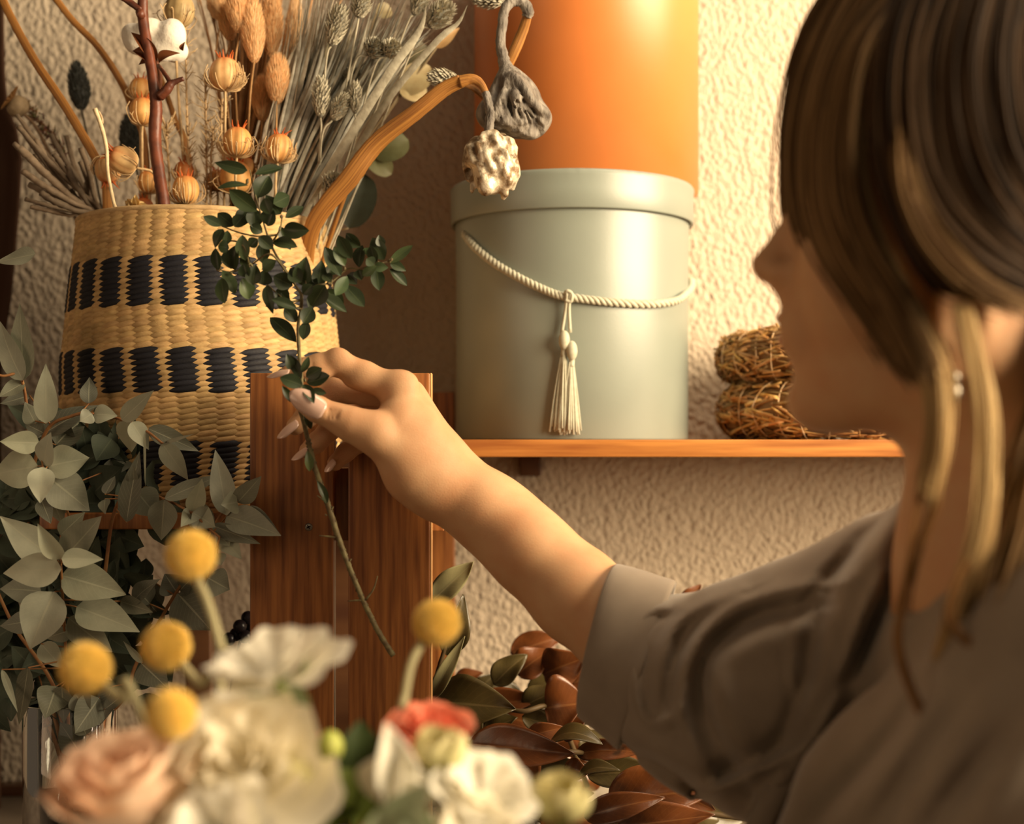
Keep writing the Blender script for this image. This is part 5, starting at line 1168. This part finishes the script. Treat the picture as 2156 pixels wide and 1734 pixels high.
for r in (('a',20,970,555,1015,230,1.27,1.24,'mag_g'),('a',415,865,625,675,120,1.31,1.31,'mag_g'),('a',560,800,770,650,150,1.33,1.33,'mag'),('a',720,800,1000,690,190,1.32,1.30,'mag'),('e',520,670,850,560,130,1.38,1.38,'mag'),
 ('a',590,1005,850,890,120,1.29,1.28,'mag_g'),('a',735,1010,1000,980,260,1.27,1.26,'mag'),('a',590,1065,830,1140,100,1.28,1.28,'mag_g'),('b',620,1190,860,1130,90,1.235,1.23,'mag'),
 ('b',250,1235,925,1295,190,1.20,1.17,'mag'),('b',470,1320,650,1510,230,1.19,1.20,'mag'),('b',930,1295,1345,1285,100,1.22,1.20,'mag'),('b',860,1390,1010,1420,110,1.20,1.19,'mag'),('b',1000,1430,1490,1435,150,1.24,1.22,'mag_g'),
 ('c',1130,1590,1800,1520,260,1.20,1.17,'mag'),('c',980,1690,1485,1570,130,1.165,1.15,'mag'),('c',1180,1760,1800,1680,170,1.17,1.15,'mag'),('e',1600,370,1710,238,70,1.36,1.36,'mag'),
 ('d',25,345,290,95,120,1.245,1.24,'mag_pale'),('d',15,960,235,560,70,1.25,1.24,'mag_pale'),('d',125,680,225,300,125,1.26,1.25,'mag_g'),('e',160,850,350,790,70,1.37,1.37,'mag'),('a',210,1070,340,1210,150,1.28,1.27,'mag_g'),('a',350,1160,565,1070,110,1.27,1.26,'mag_g'),
 ('b',640,1490,1010,1370,150,1.22,1.21,'mag_g'),('b',1240,1310,1490,1430,100,1.27,1.26,'mag'),('c',500,1560,900,1640,150,1.2,1.19,'mag_g'),('c',700,1700,1150,1740,180,1.19,1.18,'mag'),('e',900,860,1240,760,150,1.36,1.36,'mag'),('e',620,900,900,840,110,1.36,1.36,'mag_g'),
 ('a',840,1190,1000,1080,110,1.26,1.25,'mag'),('b',1500,1500,1800,1650,160,1.26,1.24,'mag'),('a',300,900,420,800,90,1.34,1.34,'mag_g')):
    k,x0,y0,x1,y1,wd,D0,D1,mt=r; mag(k,x0,y0,x1,y1,wd,D0,D1,mt,twist=random.uniform(-.8,.8),wave=random.uniform(.03,.09),bend=random.uniform(.0,.16))
mag('b',770,1215,1095,1235,130,1.215,1.19,'mag_g',nrm=(0,-.6,1),bend=.20,fold=.1,wave=.02); mag('b',940,1440,1205,1400,90,1.19,1.17,'mag_g',nrm=(0,-.7,1),bend=.16,fold=.2)
for i in range(90):
    x=random.uniform(0,1750); y=random.uniform(960,1800) if x<1000 else random.uniform(1350,1850); a=random.uniform(-.6,.6)+random.choice((0,math.pi)); L_=random.uniform(220,400); D=random.uniform(1.30,1.46) if y<1500 else random.uniform(1.22,1.40)
    if i<8: x=random.uniform(200,900); y=random.uniform(900,1000)
    q=Q5(x,y,D)
    if q.z<TZ+.012: y=1150; 
    mag(random.choice('abce'),x,y,x+math.cos(a)*L_,y+math.sin(a)*L_*.6,random.uniform(110,180),D,D+random.uniform(-.03,.03),random.choice(('mag','mag_g')),twist=random.uniform(-.6,.6))
m=MB(); n=26; vs=[];fs=[]
for i in range(n+1):
    for j in range(n+1):
        x=.02+.115*i/n; y=1.24+.28*j/n; vs.append((x,y,TZ+.045+.012*noise.noise(Vector((x*14,y*14,0)))+.045*j/n))
for i in range(n):
    for j in range(n): a=i*(n+1)+j; fs.append((a,a+n+1,a+n+2,a+1))
m.add(vs,fs); tag(m.build('wrapping_paper',M['paper'],thick=.001),'crumpled pale wrapping paper glimpsed beneath the dried magnolia leaves','paper')
# black berries beside the stand
for i,(x,y) in enumerate(((505,1318),(522,1300),(530,1325),(516,1340),(497,1335),(535,1345),(482,1345))):
    if i==0: BE=empty('berry_sprig',P(x,y,1.30),'cluster of black berries between the eucalyptus and the wooden stand','berries')
    m=MB(); ellipsoid(m,P(x,y,1.27+.006*(i%3)),(0,0,1),.0062,.0062,seg=14); m.build('berry',M['berry'],BE)
m=MB(); tube(m,[P(510,1330,1.275),P(500,1380,1.28),P(480,1500,1.28),P(470,1700,1.28)],.0013,n=14,seg=6); m.build('stem',M['mag_stem'],BE)
M['deepgreen']=mat('deep_green_leaf',(.028,.045,.012),.5,(.04,.06,.018),40)
# ================= bouquet in the foreground
random.seed(91)
def petal(mb,c,ax_,az,aw,R,op,ht,ruf=0,rf=6,c1=None,nv=10,nu=12,curl=.15,base=.12,hint=(0,-1,0),notch=.22,low=0):
    d,s,nn=frame(ax_,hint); ph=random.uniform(0,6.28); vs=[];fs=[];uv=[]
    for i in range(nv+1):
        v=i/nv
        for j in range(nu+1):
            u=2*j/nu-1; ve=v*(1-notch*abs(u)**2.5)
            r=R*(base+(.30+.70*op)*math.sin(min(ve,1)*math.pi/2*(.85+.15*op)))+R*curl*op*ve**4
            h=R*ht*(ve*(1.25-.75*op)-.5)-R*curl*.6*op*ve**5+low*R
            a=az+u*aw*.5*(.45+.55*math.sin(min(1,ve+.15)*math.pi/2))
            rr=r+ruf*R*ve**2*math.sin(u*rf+ph)+ruf*.5*R*ve**2*math.sin(u*rf*2.3+ph*2); h+=ruf*.6*R*ve**2*math.cos(u*rf*1.4+ph)
            vs.append(c+d*h+s*(rr*math.cos(a))+nn*(rr*math.sin(a))); uv.append((j/nu,v))
    for i in range(nv):
        for j in range(nu): a=i*(nu+1)+j; fs.append((a,a+1,a+nu+2,a+nu+1))
    mb.add(vs,fs,uv)
FV=empty('flower_bucket',(-.10,.72,TZ),'zinc flower bucket standing below the picture edge, holding the fresh bouquet','bucket')
m=MB(); lathe(m,(-.10,.72,TZ),(0,0,1),[(.001,.001),(.060,.001),(.075,.115),(.078,.118),(.075,.116),(.058,.006),(.001,.006)],48); m.build('pail',M['metal'],FV)
FOOT=Vector((-.10,.72,TZ+.02))
def stemto(E_,c,ax_,r=.0022,mt='green',bow=.02):
    m=MB(); a=Vector(ax_).normalized(); f=FOOT+Vector((random.uniform(-.035,.035),random.uniform(-.03,.03),0)); p=c-a*.03
    tube(m,[c,p,(p*.5+f*.5)+Vector((0,bow*.3,0)),f],[r,r*.9,r],n=20,seg=8); m.build('stem',M[mt],E_)
def flower(px_,py_,D,Rp,ax_,mt,label,kind='rose',name='rose',n=26,calyx=True):
    c=P(px_,py_,D); R=Rp/FPX*D; E_=empty(name,c,label,'flower'); ax_=Vector(ax_).normalized()
    for i in range(n):
        t=i/(n-1); az=i*2.399+random.uniform(-.2,.2); m=MB()
        if kind=='rose': petal(m,c,ax_,az,1.1+1.2*t,R*(.35+.65*t),(t**1.2)*.95,1.35-.25*t,.035,4,curl=.22,base=.06,notch=.25)
        elif kind=='carn': petal(m,c,ax_,az,random.uniform(.8,1.3),R*(.45+.55*t),min(1.15,.15+t),1.15-.3*t,.11,9,curl=.12,base=.03,notch=.12,low=.25*(1-t))
        elif kind=='open': petal(m,c,ax_,az,random.uniform(1.2,1.7),R*(.8+.2*t),.55+.5*t,1.0,.07,5,curl=.2,base=.04,notch=.18)
        elif kind=='full': petal(m,c,ax_,az,random.uniform(1.5,2.1),R*(.40+.60*t),.1+(.62 if mt=='pink' else .95)*t,(1.6 if mt=='pink' else 1.3)-.35*t,(.035 if mt=='pink' else .065),5,curl=.15,base=.04,notch=.15)
        else: petal(m,c,ax_,az,1.9,R*(.62+.38*t),.62+.12*t,1.75-.25*t,.03,4,curl=-.62+.25*t,base=.08,notch=.2)
        m.build('petal',M[mt],E_)
    if calyx:
        for k in range(5):
            m=MB(); d,s,nn=frame(ax_,(0,-1,0)); a=k*1.256; rd=s*math.cos(a)+nn*math.sin(a); leaf(m,c-ax_*R*.55,c-ax_*R*.1+rd*R*.65,R*.3,-rd,'lan',fold=.3,bend=-.2); m.build('sepal',M['green'],E_)
    stemto(E_,c-ax_*R*.45,ax_); return E_
flower(268,1660,.665,200,(-.1,-.35,1),'pink','large blush pink rose blurred in the bottom left foreground','full',n=16)
flower(512,1605,.67,190,(.0,-.75,.6),'cream','big ruffled cream bloom in the centre of the foreground bouquet','full','rose',18)
flower(560,1385,.70,135,(-.25,-.3,.9),'white','white open lisianthus standing highest in the bouquet, before the wooden stand','open','lisianthus',9)
flower(905,1528,.74,92,(.1,-.4,.9),'coral','coral pink carnation in the foreground beside the stalk of a yellow ball','full','carnation',20)
flower(925,1580,.69,84,(-.1,-.3,1),'budcream','half-open greenish cream lisianthus bud in front of the coral carnation','bud','lisianthus_bud',9)
flower(1025,1655,.68,105,(.35,-.5,.8),'white','white ruffled lisianthus right of the cream bud, near the bottom edge','open','lisianthus',12)
flower(1183,1682,.70,92,(.15,-.3,1),'budcream','rightmost cream flower bud of the bouquet, in front of the dried leaves','bud','lisianthus_bud',10)
flower(626,1615,.68,84,(.2,-.4,1),'budcream','greenish cream bud touching the right side of the big cream bloom','bud','lisianthus_bud',9)
flower(1010,1745,.66,90,(.2,-.6,.6),'cream','cream flower cut by the bottom edge, below the white lisianthus','open','lisianthus',10)
flower(455,1735,.64,110,(-.1,-.6,.6),'white','white bloom cut by the bottom edge under the big cream bloom','open','lisianthus',12)
flower(660,1550,.76,26,(.1,-.5,.8),'coral','tiny pink blossom peeping out right of the big cream bloom','carn','carnation',10)
E_=empty('sweet_pea_bloom',P(830,1600,.68),'tall narrow white bloom left of the cream buds','flower')
for (a,b,wd,ax_) in (((835,1680),(812,1520),95,(.3,-1,.1)),((800,1690),(850,1570),110,(-.4,-1,.2)),((860,1700),(800,1620),100,(.1,-1,.4)),((850,1650),(930,1690),70,(.2,-1,.5))):
    m=MB(); leaf(m,P(*a,.685),P(*b,.675),wd/FPX*.68,ax_,'ov',bend=.12,fold=.35,wave=.05,n=14,m=8); m.build('petal',M['white'],E_,thick=.0004)
stemto(E_,P(835,1690,.69),(0,0,1))
for (x,y,r,lb) in ((695,1572,27,'round fresh green bud between the big cream bloom and the dark leaf'),(560,1478,24,'yellow-green bud under the highest white lisianthus')):
    E_=empty('green_bud',P(x,y,.71),lb,'flower'); m=MB(); ellipsoid(m,P(x,y,.71),(0,0,1),r*1.3/FPX*.71,r/FPX*.71,seg=20,mod=lambda a,t:1+.05*math.cos(a*5)); M['ygreen']=mat('yellow_green_bud',(.34,.40,.07),.45,(.45,.48,.12),60); m.build('bud',M['ygreen'],E_)
    m=MB()
    for k in range(5):
        a=k*1.256; leaf(m,P(x,y+r,.71),P(x+math.cos(a)*r*.9,y-r*.1,.71-.006*math.sin(a)),.007,(math.cos(a),-math.sin(a),0),'lan',bend=.2)
    m.build('sepals',M['green'],E_); stemto(E_,P(x,y+r,.71),(0,0,1),.0015)
def fol(name,label,items,mt,D):
    E_=empty(name,P(*items[0][0],D),label,'foliage')
    for a,b,wd in items:
        m=MB(); leaf(m,P(*a,D+random.uniform(-.01,.01)),P(*b,D+random.uniform(-.015,.01)),wd/FPX*D,(random.uniform(-.3,.3),-1,.3),'ov',bend=.05,fold=.2,wave=.02,n=14,m=8); m.build('leaf',M[mt],E_)
    stemto(E_,P(*items[0][0],D),(0,0,1),.0018)
fol('broad_leaf_sprig','broad deep green leaf between the green bud and the tall narrow white bloom',[((748,1690),(760,1515),150),((735,1720),(720,1600),110)],'deepgreen',.745)
fol('leafy_sprig','dark green leaves in the middle gap of the bouquet',[((740,1700),(755,1525),115),((720,1734),(690,1620),60),((700,1760),(640,1690),80),((780,1740),(800,1640),70),((640,1734),(690,1660),60),((930,1660),(960,1600),60),((960,1680),(985,1625),50)],'green',.74)
fol('silvery_leaf_sprig','pale grey-green leaves below the highest white lisianthus',[((640,1520),(600,1400),62),((620,1520),(560,1440),40),((590,1500),(545,1470),44)],'palegreen',.72)
fol('silvery_leaf_sprig','pale grey-green leaves at the bottom edge, under the tall narrow white bloom',[((830,1760),(900,1650),100),((780,1780),(800,1700),80),((900,1780),(860,1690),70)],'palegreen',.65)
# yellow balls
cr=[(402,1168,54,.775,[(412,1215),(438,1270),(468,1370),(500,1480)],'topmost of the yellow ball flowers on the left'),(180,1407,56,.765,[(215,1440),(260,1475),(300,1510)],'leftmost yellow ball flower'),
    (350,1360,53,.775,[(380,1395),(420,1440),(475,1500)],'middle yellow ball flower with its stalk running down to the right'),(360,1503,55,.655,[(370,1550),(385,1600)],'lowest yellow ball flower, touching the big cream bloom'),
    (920,1310,51,.79,[(890,1350),(865,1400),(850,1480),(838,1560)],'single yellow ball flower on the right, before the wooden stand')]
for x,y,r,D,st,lb in cr:
    c=P(x,y,D); R=r/FPX*D; E_=empty('craspedia',c,lb,'flower','yellow ball flowers'); m=MB()
    n_=620
    ellipsoid(m,c,(0,0,1),R*.90,R*.90,seg=32,nz=20,c=(.70,.44,.07))
    for i in range(n_):
        z=1-2*(i+.5)/n_; a=i*2.39996; q=math.sqrt(1-z*z); d=Vector((math.cos(a)*q,math.sin(a)*q,z)); k=random.uniform(.8,1.15); p=c+d*R*.90
        ellipsoid(m,p,d,R*.085,R*.052,nz=4,seg=6,c=(.90*k,.63*k,.15*k))
    fuzz(m,c,(0,0,1),R*.96,R*.96,1500,R*.10,R*.035,0,c=(.92,.70,.26)); m.build('flower_ball',M['yellow'],E_); m=MB()
    pts=[c-Vector((0,0,R*.9))*0+(P(*st[0],D)-c)*.8]+[P(*q,D-.012*i+(.10 if D<.7 else 0)) for i,q in enumerate(st)]+[FOOT+Vector((random.uniform(-.03,.03),random.uniform(-.02,.02),.0))]
    tube(m,pts,[.0026,.0024,.0022],n=36,seg=10); m.build('stalk',M['craspstem'],E_)
